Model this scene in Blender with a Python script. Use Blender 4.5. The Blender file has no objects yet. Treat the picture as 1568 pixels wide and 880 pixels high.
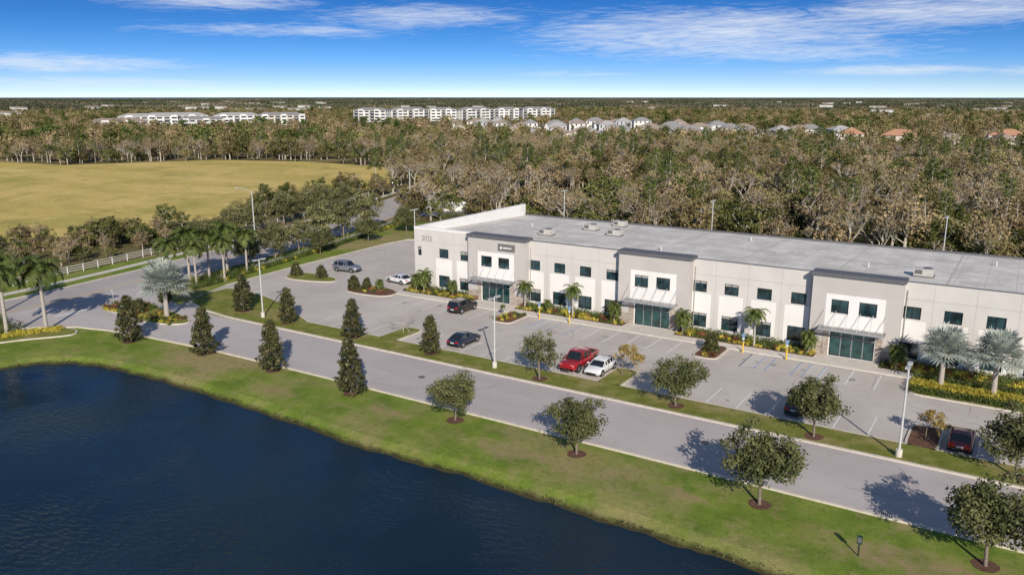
import bpy, math, random, bmesh
import numpy as np
from mathutils import Vector, Matrix
from mathutils.geometry import tessellate_polygon
random.seed(7)
SC=bpy.context.scene
def link(o,parent=None):
    SC.collection.objects.link(o)
    if parent: o.parent=parent
    return o
def empty(name,loc=(0,0,0),rz=0):
    e=bpy.data.objects.new(name,None); e.location=loc; e.rotation_euler=(0,0,rz); e.empty_display_size=.5
    return link(e)
# ------------------------------------------------------------------ materials
class NT:
    def __init__(s,nt): s.nt=nt
    def n(s,t,**k):
        x=s.nt.nodes.new(t)
        for a,b in k.items(): setattr(x,a,b)
        return x
    def l(s,a,b): s.nt.links.new(a,b)
    def math(s,op,a,b=None,c=None,clamp=False):
        x=s.n('ShaderNodeMath',operation=op); x.use_clamp=clamp
        for i,v in enumerate((a,b,c)):
            if v is None: continue
            if isinstance(v,(int,float)): x.inputs[i].default_value=v
            else: s.l(v,x.inputs[i])
        return x.outputs[0]
    def noise(s,vec,scale,detail=4,rough=.55,dist=0):
        x=s.n('ShaderNodeTexNoise'); x.inputs['Scale'].default_value=scale; x.inputs['Detail'].default_value=detail
        x.inputs['Roughness'].default_value=rough; x.inputs['Distortion'].default_value=dist
        if vec is not None: s.l(vec,x.inputs['Vector'])
        return x.outputs['Fac']
    def ramp(s,fac,stops):
        x=s.n('ShaderNodeValToRGB'); e=x.color_ramp.elements
        while len(e)<len(stops): e.new(.5)
        for i,(p,c) in enumerate(stops):
            e[i].position=p; e[i].color=(c[0],c[1],c[2],1)
        s.l(fac,x.inputs[0]); return x.outputs[0]
    def mix(s,f,a,b,mode='MIX'):
        x=s.n('ShaderNodeMix',data_type='RGBA',blend_type=mode)
        for i,v in ((0,f),(6,a),(7,b)):
            if isinstance(v,(int,float)): x.inputs[i].default_value=v
            elif isinstance(v,tuple): x.inputs[i].default_value=(v[0],v[1],v[2],1)
            else: s.l(v,x.inputs[i])
        return x.outputs[2]
def newmat(name):
    m=bpy.data.materials.new(name); m.use_nodes=True; t=NT(m.node_tree)
    return m,t,m.node_tree.nodes['Principled BSDF']
def surf(name,stops,scale=.5,rough=.85,fine=None,bump=0,bscale=20,patch=None,spec=.3,metal=0,detail=5,obj=False,stretch=None):
    m,t,b=newmat(name)
    if obj: vec=t.n('ShaderNodeTexCoord').outputs['Object']
    else: vec=t.n('ShaderNodeNewGeometry').outputs['Position']
    v0=vec
    if stretch:
        mp=t.n('ShaderNodeMapping'); mp.inputs['Scale'].default_value=stretch; t.l(vec,mp.inputs[0]); v0=mp.outputs[0]
    c=t.ramp(t.noise(v0,scale,detail),stops)
    for p in (patch or []):   # (scale,lo,hi,color,strength)
        f=t.ramp(t.noise(vec,p[0],4,.62),[(p[1],(0,0,0)),(p[2],(p[4],)*3)])
        c=t.mix(f,c,p[3])
    if fine:
        f=t.noise(vec,fine[0],3,.7)
        g=t.math('MULTIPLY_ADD',f,fine[1]*2,1-fine[1])
        x=t.n('ShaderNodeVectorMath',operation='SCALE'); t.l(c,x.inputs[0]); t.l(g,x.inputs['Scale']); c=x.outputs[0]
    t.l(c,b.inputs['Base Color'])
    b.inputs['Roughness'].default_value=rough; b.inputs['Specular IOR Level'].default_value=spec; b.inputs['Metallic'].default_value=metal
    if bump:
        bn=t.n('ShaderNodeBump'); bn.inputs['Strength'].default_value=bump; bn.inputs['Distance'].default_value=.1
        t.l(t.noise(vec,bscale,4,.65),bn.inputs['Height']); t.l(bn.outputs[0],b.inputs['Normal'])
    return m
def plain(name,c,rough=.5,metal=0,spec=.5,var=.12,scale=3,coat=0):
    m=surf(name,[(.3,tuple(x*(1-var) for x in c)),(.7,tuple(min(1,x*(1+var)) for x in c))],scale=scale,rough=rough,metal=metal,spec=spec,obj=True,detail=2)
    if coat:
        b=m.node_tree.nodes['Principled BSDF']; b.inputs['Coat Weight'].default_value=coat; b.inputs['Coat Roughness'].default_value=.04
    return m
def leafmat(name,dark,light,rough=.6,rnd=.25,trans=.25,alt=None,altr=(.4,.95)):
    m,t,b=newmat(name)
    at=t.n('ShaderNodeAttribute',attribute_name='tint').outputs['Fac']
    oi=t.n('ShaderNodeObjectInfo').outputs['Random']
    c=t.ramp(at,[(0,dark),(1,light)])
    if alt: 
        f=t.ramp(oi,[(altr[0],(0,0,0)),(altr[1],(.9,)*3)]); c=t.mix(f,c,alt)
    o2=t.math('FRACT',t.math('MULTIPLY',oi,7.31))
    k=t.math('MULTIPLY_ADD',o2,rnd*2,1-rnd)
    x=t.n('ShaderNodeVectorMath',operation='SCALE'); t.l(c,x.inputs[0]); t.l(k,x.inputs['Scale']); c=x.outputs[0]
    if trans>0:
        t.l(c,b.inputs['Base Color']); b.inputs['Roughness'].default_value=rough; b.inputs['Specular IOR Level'].default_value=.25
        tr=t.n('ShaderNodeBsdfTranslucent'); t.l(c,tr.inputs[0])
        mx=t.n('ShaderNodeMixShader'); mx.inputs[0].default_value=trans
        t.l(b.outputs[0],mx.inputs[1]); t.l(tr.outputs[0],mx.inputs[2])
        t.l(mx.outputs[0],m.node_tree.nodes['Material Output'].inputs[0])
    else:
        d=t.n('ShaderNodeBsdfDiffuse'); t.l(c,d.inputs[0]); t.l(d.outputs[0],m.node_tree.nodes['Material Output'].inputs[0])
    return m
# ------------------------------------------------------------------ mesh builder
class MB:
    def __init__(s): s.v=[];s.f=[];s.m=[]
    def poly(s,pts,m=0):
        b=len(s.v); s.v+= [tuple(p) for p in pts]; s.f.append(tuple(range(b,b+len(pts)))); s.m.append(m)
    def box(s,x0,y0,z0,x1,y1,z1,m=0):
        b=len(s.v); s.v+=[(x0,y0,z0),(x1,y0,z0),(x1,y1,z0),(x0,y1,z0),(x0,y0,z1),(x1,y0,z1),(x1,y1,z1),(x0,y1,z1)]
        for q in ((0,3,2,1),(4,5,6,7),(0,1,5,4),(1,2,6,5),(2,3,7,6),(3,0,4,7)): s.f.append(tuple(b+i for i in q)); s.m.append(m)
    def prism(s,poly,z0,z1,m=0,mt=None):
        n=len(poly); b=len(s.v)
        s.v+=[(x,y,z0) for x,y in poly]+[(x,y,z1) for x,y in poly]
        for i in range(n):
            j=(i+1)%n; s.f.append((b+i,b+j,b+n+j,b+n+i)); s.m.append(m)
        s.f.append(tuple(b+n+i for i in range(n))); s.m.append(m if mt is None else mt)
    def cyl(s,p0,p1,r0,r1,n=8,m=0,caps=True):
        p0=Vector(p0);p1=Vector(p1);d=(p1-p0)
        if d.length<1e-6: return
        d.normalize(); a=d.orthogonal().normalized(); c=d.cross(a); b=len(s.v)
        for p,r in ((p0,r0),(p1,r1)):
            for i in range(n):
                t=2*math.pi*i/n; s.v.append(tuple(p+a*(r*math.cos(t))+c*(r*math.sin(t))))
        for i in range(n):
            j=(i+1)%n; s.f.append((b+i,b+j,b+n+j,b+n+i)); s.m.append(m)
        if caps:
            s.f.append(tuple(b+n+i for i in range(n))); s.m.append(m)
            s.f.append(tuple(b+n-1-i for i in range(n))); s.m.append(m)
    def build(s,name,mats,parent=None,loc=(0,0,0),rz=0,smooth=False,bevel=0,do_link=True):
        me=bpy.data.meshes.new(name); me.from_pydata(s.v,[],s.f)
        for mm in mats: me.materials.append(mm)
        me.polygons.foreach_set('material_index',s.m)
        if smooth: me.polygons.foreach_set('use_smooth',[True]*len(s.f))
        me.update()
        o=bpy.data.objects.new(name,me); o.location=loc; o.rotation_euler=(0,0,rz)
        if do_link: link(o,parent)
        if bevel:
            bv=o.modifiers.new('b','BEVEL'); bv.width=bevel; bv.segments=2; bv.limit_method='ANGLE'
        return o
def sheet(name,outer,z,mat,holes=()):
    loops=[[Vector((x,y,0)) for x,y in outer]]+[[Vector((x,y,0)) for x,y in h] for h in holes]
    tris=tessellate_polygon(loops); v=[(p.x,p.y,z) for L in loops for p in L]
    ff=[]
    for a,b,c in tris:
        A,B,C=v[a],v[b],v[c]
        if (B[0]-A[0])*(C[1]-A[1])-(B[1]-A[1])*(C[0]-A[0])<0: a,c=c,a
        ff.append((a,b,c))
    me=bpy.data.meshes.new(name); me.from_pydata(v,[],ff); me.materials.append(mat); me.update()
    return link(bpy.data.objects.new(name,me))
def inpoly(x,y,P):
    r=False;n=len(P);j=n-1
    for i in range(n):
        xi,yi=P[i];xj,yj=P[j]
        if (yi>y)!=(yj>y) and x<(xj-xi)*(y-yi)/(yj-yi)+xi: r=not r
        j=i
    return r
def catmull(P,n=6,closed=False):
    out=[];N=len(P)
    for i in range(N if closed else N-1):
        if closed: p0,p1,p2,p3=P[(i-1)%N],P[i],P[(i+1)%N],P[(i+2)%N]
        else: p0,p1,p2,p3=P[max(i-1,0)],P[i],P[i+1],P[min(i+2,N-1)]
        for k in range(n):
            t=k/n
            out.append(tuple(.5*((2*p1[a])+(-p0[a]+p2[a])*t+(2*p0[a]-5*p1[a]+4*p2[a]-p3[a])*t*t+(-p0[a]+3*p1[a]-3*p2[a]+p3[a])*t**3) for a in (0,1)))
    if not closed: out.append(P[-1])
    return out
def offset_line(P,d):
    out=[]
    for i in range(len(P)):
        a=P[max(i-1,0)];b=P[min(i+1,len(P)-1)]
        tx,ty=b[0]-a[0],b[1]-a[1];L=math.hypot(tx,ty);out.append((P[i][0]-ty/L*d,P[i][1]+tx/L*d))
    return out
def offset_loop(P,d):
    out=[];n=len(P)
    for i in range(n):
        a=P[(i-1)%n];b=P[(i+1)%n];tx,ty=b[0]-a[0],b[1]-a[1];L=math.hypot(tx,ty);out.append((P[i][0]-ty/L*d,P[i][1]+tx/L*d))
    return out
def band(P,w): 
    return offset_line(P,w/2)+offset_line(P,-w/2)[::-1]
# ------------------------------------------------------------------ world / sun / camera
E=math.radians(27)
sun_dir=Vector((-.63*math.cos(E),.777*math.cos(E),-math.sin(E))).normalized()
w=bpy.data.worlds.new("World"); SC.world=w; w.use_nodes=True; t=NT(w.node_tree)
bg=w.node_tree.nodes['Background']
gen=t.n('ShaderNodeTexCoord').outputs['Generated']
sx=t.n('ShaderNodeSeparateXYZ'); t.l(gen,sx.inputs[0])
zz=t.math('MULTIPLY_ADD',t.math('MAXIMUM',sx.outputs[2],0),4.2,.09)
cx=t.n('ShaderNodeCombineXYZ'); t.l(sx.outputs[0],cx.inputs[0]); t.l(sx.outputs[1],cx.inputs[1]); t.l(zz,cx.inputs[2])
nv=t.n('ShaderNodeVectorMath',operation='NORMALIZE'); t.l(cx.outputs[0],nv.inputs[0])
sky=t.n('ShaderNodeTexSky'); sky.sky_type='NISHITA'; sky.sun_disc=False; sky.sun_elevation=E
sky.sun_rotation=math.atan2(.63,-.777); sky.dust_density=.3; sky.ozone_density=2.5; sky.air_density=1.0
t.l(nv.outputs[0],sky.inputs[0])
az=t.math('MULTIPLY',t.math('ARCTAN2',sx.outputs[1],sx.outputs[0]),180/math.pi)
el=t.math('MULTIPLY',t.math('ARCSINE',sx.outputs[2]),180/math.pi)
tint=t.ramp(t.math('DIVIDE',el,40,clamp=True),[(0,(.90,.76,.68)),(.025,(.70,.70,.70)),(.06,(.42,.66,.84)),(.10,(.25,.58,.88)),(.16,(.14,.48,.86)),(.4,(.36,.58,.86)),(.8,(.66,.68,.74)),(1,(1,.87,.76))])
col=t.mix(1.0,sky.outputs[0],tint,'MULTIPLY')
vs=t.n('ShaderNodeVectorMath',operation='SCALE'); t.l(col,vs.inputs[0]); vs.inputs['Scale'].default_value=1.5; col=vs.outputs[0]
tilt=t.math('ADD',el,t.math('MULTIPLY',az,-.05))
cc=t.n('ShaderNodeCombineXYZ'); t.l(t.math('MULTIPLY',az,.2),cc.inputs[0]); t.l(t.math('MULTIPLY',tilt,1.5),cc.inputs[1])
n1=t.noise(cc.outputs[0],1.0,9,.70,1.3)
cc2=t.n('ShaderNodeCombineXYZ'); t.l(t.math('MULTIPLY',az,.38),cc2.inputs[0]); t.l(t.math('MULTIPLY',t.math('ADD',el,t.math('MULTIPLY',az,.07)),5.5),cc2.inputs[1])
n2=t.noise(cc2.outputs[0],1.0,6,.7,1.2)
st=t.math('ADD',t.math('MULTIPLY',n1,.55),t.math('MULTIPLY',n2,.45))
tot=None
for a0,e0,sa,se,k in ((109,4.0,13,1.7,1.0),(96,5.0,9,1.1,1.0),(103,2.8,8,.7,.85),(142,5.95,7,.6,1.0),(151,1.95,7,.55,1.0),(98,1.6,6,.38,.95),(128,5.2,8,.9,.85),(90,1.5,3,.35,.9),(150,.8,16,.45,.7),(137,4.2,10,.6,.72),(118,1.5,6,.3,.6)):
    da=t.math('DIVIDE',t.math('SUBTRACT',az,a0),sa); de=t.math('DIVIDE',t.math('SUBTRACT',el,e0),se)
    r=t.math('ADD',t.math('MULTIPLY',da,da),t.math('MULTIPLY',de,de))
    g=t.math('MULTIPLY',t.math('EXPONENT',t.math('MULTIPLY',r,-.8)),k)
    tot=g if tot is None else t.math('MAXIMUM',tot,g)
f=t.math('MULTIPLY_ADD',tot,.40,st)
f=t.math('MULTIPLY',t.math('SUBTRACT',f,.64),2.2,clamp=True)
f=t.math('MULTIPLY',f,t.math('MULTIPLY',tot,1.6,clamp=True),clamp=True)
f=t.math('MULTIPLY',f,.93)
col=t.mix(f,col,(6.9,7.2,7.6))
t.l(col,bg.inputs[0]); bg.inputs[1].default_value=.125
w.cycles.sampling_method='MANUAL'; w.cycles.sample_map_resolution=512
L=bpy.data.lights.new("sun","SUN"); L.energy=5.0; L.angle=math.radians(.5); L.color=(1,.92,.81)
lo=bpy.data.objects.new("sun",L); lo.rotation_euler=sun_dir.to_track_quat('-Z','Y').to_euler(); link(lo)
cam=bpy.data.cameras.new("camera"); cam.lens=28.47; cam.sensor_width=36; cam.clip_end=60000; cam.clip_start=.5
co=bpy.data.objects.new("camera",cam); co.location=(0,0,28); co.rotation_euler=(math.radians(90-13.25),0,math.radians(32.4)); link(co); SC.camera=co
SC.view_settings.view_transform='Standard'; SC.view_settings.look='None'; SC.view_settings.exposure=0
# ------------------------------------------------------------------ surface mats
m_grass=surf("lawn_grass",[(.3,(.11,.17,.024)),(.5,(.165,.23,.034)),(.72,(.25,.285,.06))],scale=.3,rough=.95,fine=(6,.42),bump=.6,bscale=11,spec=.1,
   patch=[(.16,.50,.64,(.26,.25,.08),.6),(.06,.50,.62,(.37,.27,.15),.7),(.55,.53,.68,(.34,.265,.13),.55),(1.7,.5,.7,(.09,.13,.02),.5)])
def soil_patches(m,spots):
    t=NT(m.node_tree); b=m.node_tree.nodes['Principled BSDF']; src=b.inputs['Base Color'].links[0].from_socket
    g=t.n('ShaderNodeNewGeometry').outputs['Position']; s=t.n('ShaderNodeSeparateXYZ'); t.l(g,s.inputs[0]); tot=None
    for x,y,a,b_ in spots:
        da=t.math('DIVIDE',t.math('SUBTRACT',s.outputs[0],x),a); de=t.math('DIVIDE',t.math('SUBTRACT',s.outputs[1],y),b_)
        e=t.math('SUBTRACT',1,t.math('ADD',t.math('MULTIPLY',da,da),t.math('MULTIPLY',de,de)))
        tot=e if tot is None else t.math('MAXIMUM',tot,e)
    k=t.math('ADD',t.math('MULTIPLY',tot,.8),t.math('MULTIPLY_ADD',t.noise(g,.9,5,.65),3.0,-1.6))
    k=t.math('MULTIPLY',t.math('MAXIMUM',t.math('MINIMUM',k,1),0),t.math('MULTIPLY_ADD',tot,2,.8,clamp=True))
    k=t.math('MULTIPLY',k,.8)
    t.l(t.mix(k,src,(.36,.25,.15)),b.inputs['Base Color'])
soil_patches(m_grass,[(-60,50.8,4,1.6),(-33,51.3,5,1.9),(-3.5,50.8,5.5,2.6),(8,50,4,2),(-47,52.5,3,1),(-19,51.8,3,1.0)])
m_verge=surf("verge_grass",[(.3,(.14,.16,.03)),(.6,(.21,.22,.05)),(.8,(.29,.26,.085))],scale=.5,rough=.95,fine=(6,.42),bump=.6,bscale=11,spec=.1,patch=[(.25,.48,.64,(.33,.26,.12),.7),(1.7,.5,.7,(.10,.13,.02),.5)])
def groundmat():
    m,t,b=newmat("land")
    pos=t.n('ShaderNodeNewGeometry').outputs['Position']
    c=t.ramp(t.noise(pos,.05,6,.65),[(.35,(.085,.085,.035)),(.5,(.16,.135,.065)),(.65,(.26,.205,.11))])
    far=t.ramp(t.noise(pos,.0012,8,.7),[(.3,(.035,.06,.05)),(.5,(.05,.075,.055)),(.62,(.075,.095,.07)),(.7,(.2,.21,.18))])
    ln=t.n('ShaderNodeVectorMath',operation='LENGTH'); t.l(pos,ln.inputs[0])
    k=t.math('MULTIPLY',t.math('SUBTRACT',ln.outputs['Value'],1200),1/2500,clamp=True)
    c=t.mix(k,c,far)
    k_haze=t.math('MULTIPLY',t.math('SUBTRACT',ln.outputs['Value'],3500),1/8000,clamp=True)
    c=t.mix(k_haze,c,(.11,.20,.30))  # aerial haze painted into the ground colour, bluer with distance from origin
    t.l(c,b.inputs['Base Color']); b.inputs['Roughness'].default_value=1; b.inputs['Specular IOR Level'].default_value=0
    return m
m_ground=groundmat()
m_field=surf("dry_field",[(.3,(.42,.34,.10)),(.5,(.56,.43,.15)),(.7,(.66,.50,.21))],scale=.025,rough=1,fine=(.9,.3),spec=0,detail=7,patch=[(.045,.50,.64,(.34,.31,.09),.6),(.25,.54,.7,(.68,.52,.25),.6),(.1,.55,.67,(.29,.24,.085),.5)],stretch=(.5,1.6,1))
m_asph=surf("asphalt",[(.3,(.44,.395,.36)),(.7,(.53,.48,.44))],scale=.12,rough=.92,fine=(16,.16),bump=.15,bscale=40,spec=.15,patch=[(.5,.52,.70,(.365,.33,.305),.45),(2.5,.66,.74,(.28,.255,.24),.4),(.09,.48,.64,(.58,.53,.485),.5)])
m_road=surf("road_asphalt",[(.3,(.42,.375,.365)),(.7,(.50,.455,.44))],scale=.1,rough=.92,fine=(16,.14),bump=.12,bscale=40,spec=.15,patch=[(.5,.54,.74,(.35,.32,.31),.45),(.07,.48,.64,(.55,.50,.48),.5)],stretch=(.15,1.8,1))
m_proad=surf("street_asphalt",[(.3,(.37,.335,.32)),(.7,(.45,.41,.39))],scale=.1,rough=.92,fine=(16,.14),spec=.15,patch=[(.3,.5,.7,(.30,.275,.26),.5)])
m_conc=surf("concrete",[(.3,(.54,.49,.43)),(.7,(.66,.61,.54))],scale=1.2,rough=.85,fine=(15,.12))
m_kerb=surf("kerb_concrete",[(.3,(.52,.46,.38)),(.7,(.66,.59,.50))],scale=1.5,rough=.85,fine=(8,.2))
m_mulch=surf("mulch",[(.3,(.09,.045,.03)),(.7,(.19,.10,.065))],scale=4,rough=1,fine=(14,.4),bump=.6,bscale=25)
m_paint=surf("white_paint",[(.3,(.64,.64,.62)),(.7,(.82,.82,.8))],scale=3,rough=.7,patch=[(6,.5,.75,(.55,.52,.5),.6)])
m_blue=surf("blue_paint",[(.3,(.14,.27,.48)),(.7,(.22,.36,.58))],scale=4,rough=.8)
m_yellow=plain("yellow_paint",(.72,.48,.04),.5)
# ------------------------------------------------------------------ terrain
pond_ctrl=[(-90.4,40.1),(-88.8,43.4),(-85.8,45.4),(-82.5,46.4),(-77.6,47.0),(-66.9,47.2),(-55.3,46.8),(-43.5,46.2),(-34.5,46.5),(-25.2,46.3),(-18.1,46.1),(-10.3,45.8),(8,45.0),(22,42),(30,30),(28,0),(10,-25),(-30,-30),(-75,-18),(-92,5),(-93,30)]
P=catmull(pond_ctrl,8,True)
rn=random.Random(3)
shore=[(x+.12*math.sin(i*1.7)+rn.uniform(-.15,.15),y+.13*math.sin(i*.9)+rn.uniform(-.2,.2)) for i,(x,y) in enumerate(P)]
area=sum(shore[i][0]*shore[(i+1)%len(shore)][1]-shore[(i+1)%len(shore)][0]*shore[i][1] for i in range(len(shore)))
sg=1 if area>0 else -1
rim=offset_loop(P,-3.0*sg); r1=offset_loop(P,-1.5*sg); r2=offset_loop(shore,-.12*sg); r3=offset_loop(P,1.6*sg)
B=25000
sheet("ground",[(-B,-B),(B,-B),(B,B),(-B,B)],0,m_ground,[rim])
sheet("lawn",[(-131,-80),(90,-80),(90,152),(-112,152),(-112,150),(-128,120),(-131,90)],.004,m_grass,[rim])
mb=MB(); n=len(rim)
rings=[(rim,.004),(r1,-.07),(r2,-.42),(r3,-1.4)]
for k in range(3):
    (A,za),(C,zc)=rings[k],rings[k+1]
    for i in range(n):
        j=(i+1)%n; mb.poly([(*A[i],za),(*A[j],za),(*C[j],zc),(*C[i],zc)],0)
def bankmat():
    m=m_grass.copy(); m.name="pond_bank"; t=NT(m.node_tree); b=m.node_tree.nodes['Principled BSDF']
    src=b.inputs['Base Color'].links[0].from_socket
    g=t.n('ShaderNodeNewGeometry').outputs['Position']
    s=t.n('ShaderNodeSeparateXYZ'); t.l(g,s.inputs[0])
    zf=t.math('ADD',s.outputs[2],t.math('MULTIPLY',t.noise(g,1.5,3),.2))
    k=t.math('MULTIPLY',t.math('SUBTRACT',-.17,zf),7,clamp=True)
    c=t.mix(k,src,(.05,.045,.02)); t.l(c,b.inputs['Base Color'])
    return m
o=mb.build("pond_bank",[bankmat()],smooth=True)
def watermat():
    m,t,b=newmat("pond_water")
    g=t.n('ShaderNodeNewGeometry').outputs['Position']
    cb_=t.ramp(t.noise(g,.045,3),[(.35,(.006,.017,.030)),(.65,(.012,.028,.045))]); t.l(cb_,b.inputs['Base Color'])
    b.inputs['Roughness'].default_value=.05; b.inputs['IOR'].default_value=1.38
    mp=t.n('ShaderNodeMapping'); mp.inputs['Rotation'].default_value=(0,0,.5); mp.inputs['Scale'].default_value=(1,2.0,1); t.l(g,mp.inputs[0])
    a=t.noise(mp.outputs[0],1.5,4,.55); c=t.noise(g,.06,3)
    h=t.math('MULTIPLY',a,t.math('MULTIPLY_ADD',t.math('SUBTRACT',c,.38,clamp=True),4.0,.18))
    bn=t.n('ShaderNodeBump'); bn.inputs['Strength'].default_value=1; bn.inputs['Distance'].default_value=.17
    t.l(h,bn.inputs['Height']); t.l(bn.outputs[0],b.inputs['Normal']); return m
wm=MB(); wm.poly([(-110,-50,-.5),(45,-50,-.5),(45,60,-.5),(-110,60,-.5)]); wm.build("pond_water",[watermat()])
field=[(-600,40),(-640,150),(-342,189),(-313,241),(-267,257),(-215,252),(-178,205),(-168,164),(-163,142),(-160,115),(-161,97),(-167,80),(-200,40)]
sheet("field",field,.006,m_field)
# ------------------------------------------------------------------ roads
pub=catmull([(-112,-60),(-112,20),(-113,55),(-115,72),(-119,92),(-126,122),(-135,150),(-147,182),(-165,230)],6)
sheet("street",band(pub,13),.012,m_proad)
side=catmull([(-132,150),(-122,158),(-112,166),(-106,185),(-104,220)],6)
sheet("side_road",band(side,8),.016,m_proad)
front=[(90,56.2),(90,66),(-78,66),(-86,65.8),(-96,66.3),(-104,69),(-112,74),(-112,45),(-105,46),(-102,50.2),(-98,53.0),(-93,54.3),(-86,55.2),(-76,56.0),(-60,56.2)]
sheet("frontage_road",front,.020,m_road)
lot=[(90,69.9),(90,87.7),(-76.3,87.7),(-76.3,126),(90,126),(90,134),(-84,134),(-94,129),(-103.5,124),(-104,118),(-102.5,92),(-101,78),(-96,66.2),(-76,66.2),(-76,69.9)]
sheet("parking_lot",lot,.024,m_asph)
sheet("sidewalk",band(offset_line(pub,10.5),1.6),.012,m_conc)
sheet("sidewalk",band(offset_line(pub[20:40],-9.3),1.5),.012,m_conc)
def kerb(P,w=.18,h=.14,name="kerb",m=m_kerb):
    a=offset_line(P,w/2);b=offset_line(P,-w/2); mb=MB()
    for i in range(len(P)-1): mb.prism([b[i],b[i+1],a[i+1],a[i]],0,h)
    return mb.build(name,[m])
kerb([(90,56.1),(-60,56.1),(-76,55.9),(-86,55.1),(-93,54.2),(-98,52.9),(-102,50.1),(-105,46),(-105.6,20),(-105.6,-40)],.25)
kerb(offset_line(pub,6.6)); kerb(offset_line(pub,-6.6)[20:40])
kerb([(-96.2,66.4),(-101.2,78),(-102.7,92),(-104.2,118),(-103.7,124.2),(-94,129.2),(-84,134.2),(90,134.2)])
kerb([(-104,68.8),(-99.5,67.3),(-96.2,66.4)])
def inset(P,d):
    ar=sum(P[i][0]*P[(i+1)%len(P)][1]-P[(i+1)%len(P)][0]*P[i][1] for i in range(len(P)))
    if ar<0: P=P[::-1]
    return offset_loop(P,d)
def island(name,P,mat,rounds=True,kw=.2):
    P=catmull(P,4,True) if rounds else P
    mb=MB(); mb.prism(P,0,.14,0); I=inset(P,kw); mb.poly([(x,y,.15) for x,y in I],1)
    return mb.build(name,[m_kerb,mat])
def rrect(x0,y0,x1,y1,r=.9,n=4):
    out=[]
    for cx_,cy_,a in ((x1-r,y0+r,-90),(x1-r,y1-r,0),(x0+r,y1-r,90),(x0+r,y0+r,180)):
        for k in range(n+1):
            b=math.radians(a+90*k/n); out.append((cx_+r*math.cos(b),cy_+r*math.sin(b)))
    return out
stripP=[(90,66),(90,70.1),(-75,70.1),(-80,72.5),(-84,74.6),(-90,76.4),(-97,77.5),(-99.4,76.6),(-99,72),(-97,68.5),(-92,66.8),(-86,66),(-78,66)]
island("grass_strip",stripP,m_verge,False,.3)
for x0,x1 in ((-63.2,-60.3),(-34.3,-31.5),(-6.0,-3.4)): island("parking_island",rrect(x0,69.6,x1,75.0),m_verge if x0<-20 else m_mulch,False)
for x0,x1 in ((-56.2,-53.0),(-29.2,-26.3)): island("parking_island",rrect(x0,82.9,x1,88.0),m_mulch,False)
island("parking_island",[(-97.8,86.8),(-98.8,89.6),(-96,91),(-90.3,90.4),(-89.3,88.2),(-94,86.4)],m_verge)
island("parking_island",[(-82.6,84.9),(-84.2,87.8),(-82,89.6),(-77.6,89.4),(-75.6,87.5),(-76.6,85.2)],m_mulch)
island("parking_island",[(-104,60.4),(-98,59.3),(-92.5,58.9),(-88.4,60.3),(-88.2,62.2),(-92,63.6),(-98,64.4),(-104,65)],m_verge)
island("parking_island",rrect(-7.6,82.9,30,89.2,1.4),m_verge,False)
island("parking_island",[(-118,40),(-106.5,41),(-104,46),(-100.2,50.6),(-97,52.2),(-95,50.6),(-98,46),(-101,40),(-104,36)],m_verge)
mb=MB(); mb.box(-76.2,87.75,0,60,89.5,.14,0)
for x0,x1 in ((-63.6,-56.6),(-40.6,-33.9),(-17.6,-11.0),(5.6,12.2)): mb.box(x0,89.5,0,x1,91.1,.14,0)
mb.build("front_walkway",[m_conc])
mb=MB()
for x0,x1 in ((-76.1,-63.7),(-56.5,-40.7),(-33.8,-17.7),(-10.9,5.5),(12.3,60)): mb.box(x0,89.55,0,x1,92.38,.17,0)
mb.build("mulch_bed",[m_mulch])
mb=MB(); z=.030
def stripe(x0,y0,x1,y1,m=0,z=z): mb.poly([(x0,y0,z),(x1,y0,z),(x1,y1,z),(x0,y1,z)],m)
for seg in ((-60.3,-34.3),(-31.5,-6.0),(-3.4,24),(-77,-63.2)):
    n=round((seg[1]-seg[0])/2.83)
    for i in range(1,n): xx=seg[0]+(seg[1]-seg[0])*i/n; stripe(xx-.055,70.2,xx+.055,75.0)
for seg in ((-74.8,-56.2),(-53.0,-29.2),(-26.3,-7.6)):
    n=round((seg[1]-seg[0])/2.75)
    for i in range(1,n):
        xx=seg[0]+(seg[1]-seg[0])*i/n
        c=1 if (abs(xx+48)<3 or abs(xx+19)<2.5 or abs(xx+23)<1.5) else 0
        stripe(xx-.055,82.4,xx+.055,87.4,c)
for bx in (-50.6,-23.6,-17.2):
    for i in range(6): 
        y=82.8+i*.8; mb.poly([(bx,y,z+.003),(bx+1.5,y+.7,z+.003),(bx+1.5,y+.82,z+.003),(bx,y+.12,z+.003)],0)
    stripe(bx-.05,82.4,bx+.05,87.4,1); stripe(bx+1.45,82.4,bx+1.55,87.4,1)
for y in np.arange(94,122,2.8): stripe(-82,y,-77,y+.1)
for y in np.arange(97,120,2.8): stripe(-103.2,y,-98,y+.1)
mb.build("parking_markings",[m_paint,m_blue])
mb=MB(); a=offset_line(pub,.1);b=offset_line(pub,-.1)
for i in range(len(pub)-1): mb.poly([(*b[i],.018),(*b[i+1],.018),(*a[i+1],.018),(*a[i],.018)],1)
mb.poly([(-105.4,58.8,.026),(-105.0,58.8,.026),(-105.0,54.2,.026),(-105.4,54.2,.026)],0)
mb.build("road_markings",[m_paint,m_yellow])
mb=MB(); rc=random.Random(8)
for _ in range(60):
    x,y=rc.uniform(-100,14),rc.choice((rc.uniform(57,65),rc.uniform(75,83)))
    if x<-76: y=rc.uniform(92,118)
    a=rc.choice((0,1.57))+rc.gauss(0,.25); 
    for k in range(rc.randint(4,14)):
        nx,ny=x+math.cos(a)*.7,y+math.sin(a)*.7; px,py=-math.sin(a)*.025,math.cos(a)*.025
        if not (57<ny<65.5 or 70.5<ny<87 or nx<-78): break
        mb.poly([(x-px,y-py,.0265),(nx-px,ny-py,.0265),(nx+px,ny+py,.0265),(x+px,y+py,.0265)],0); x,y=nx,ny; a+=rc.gauss(0,.3)
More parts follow.
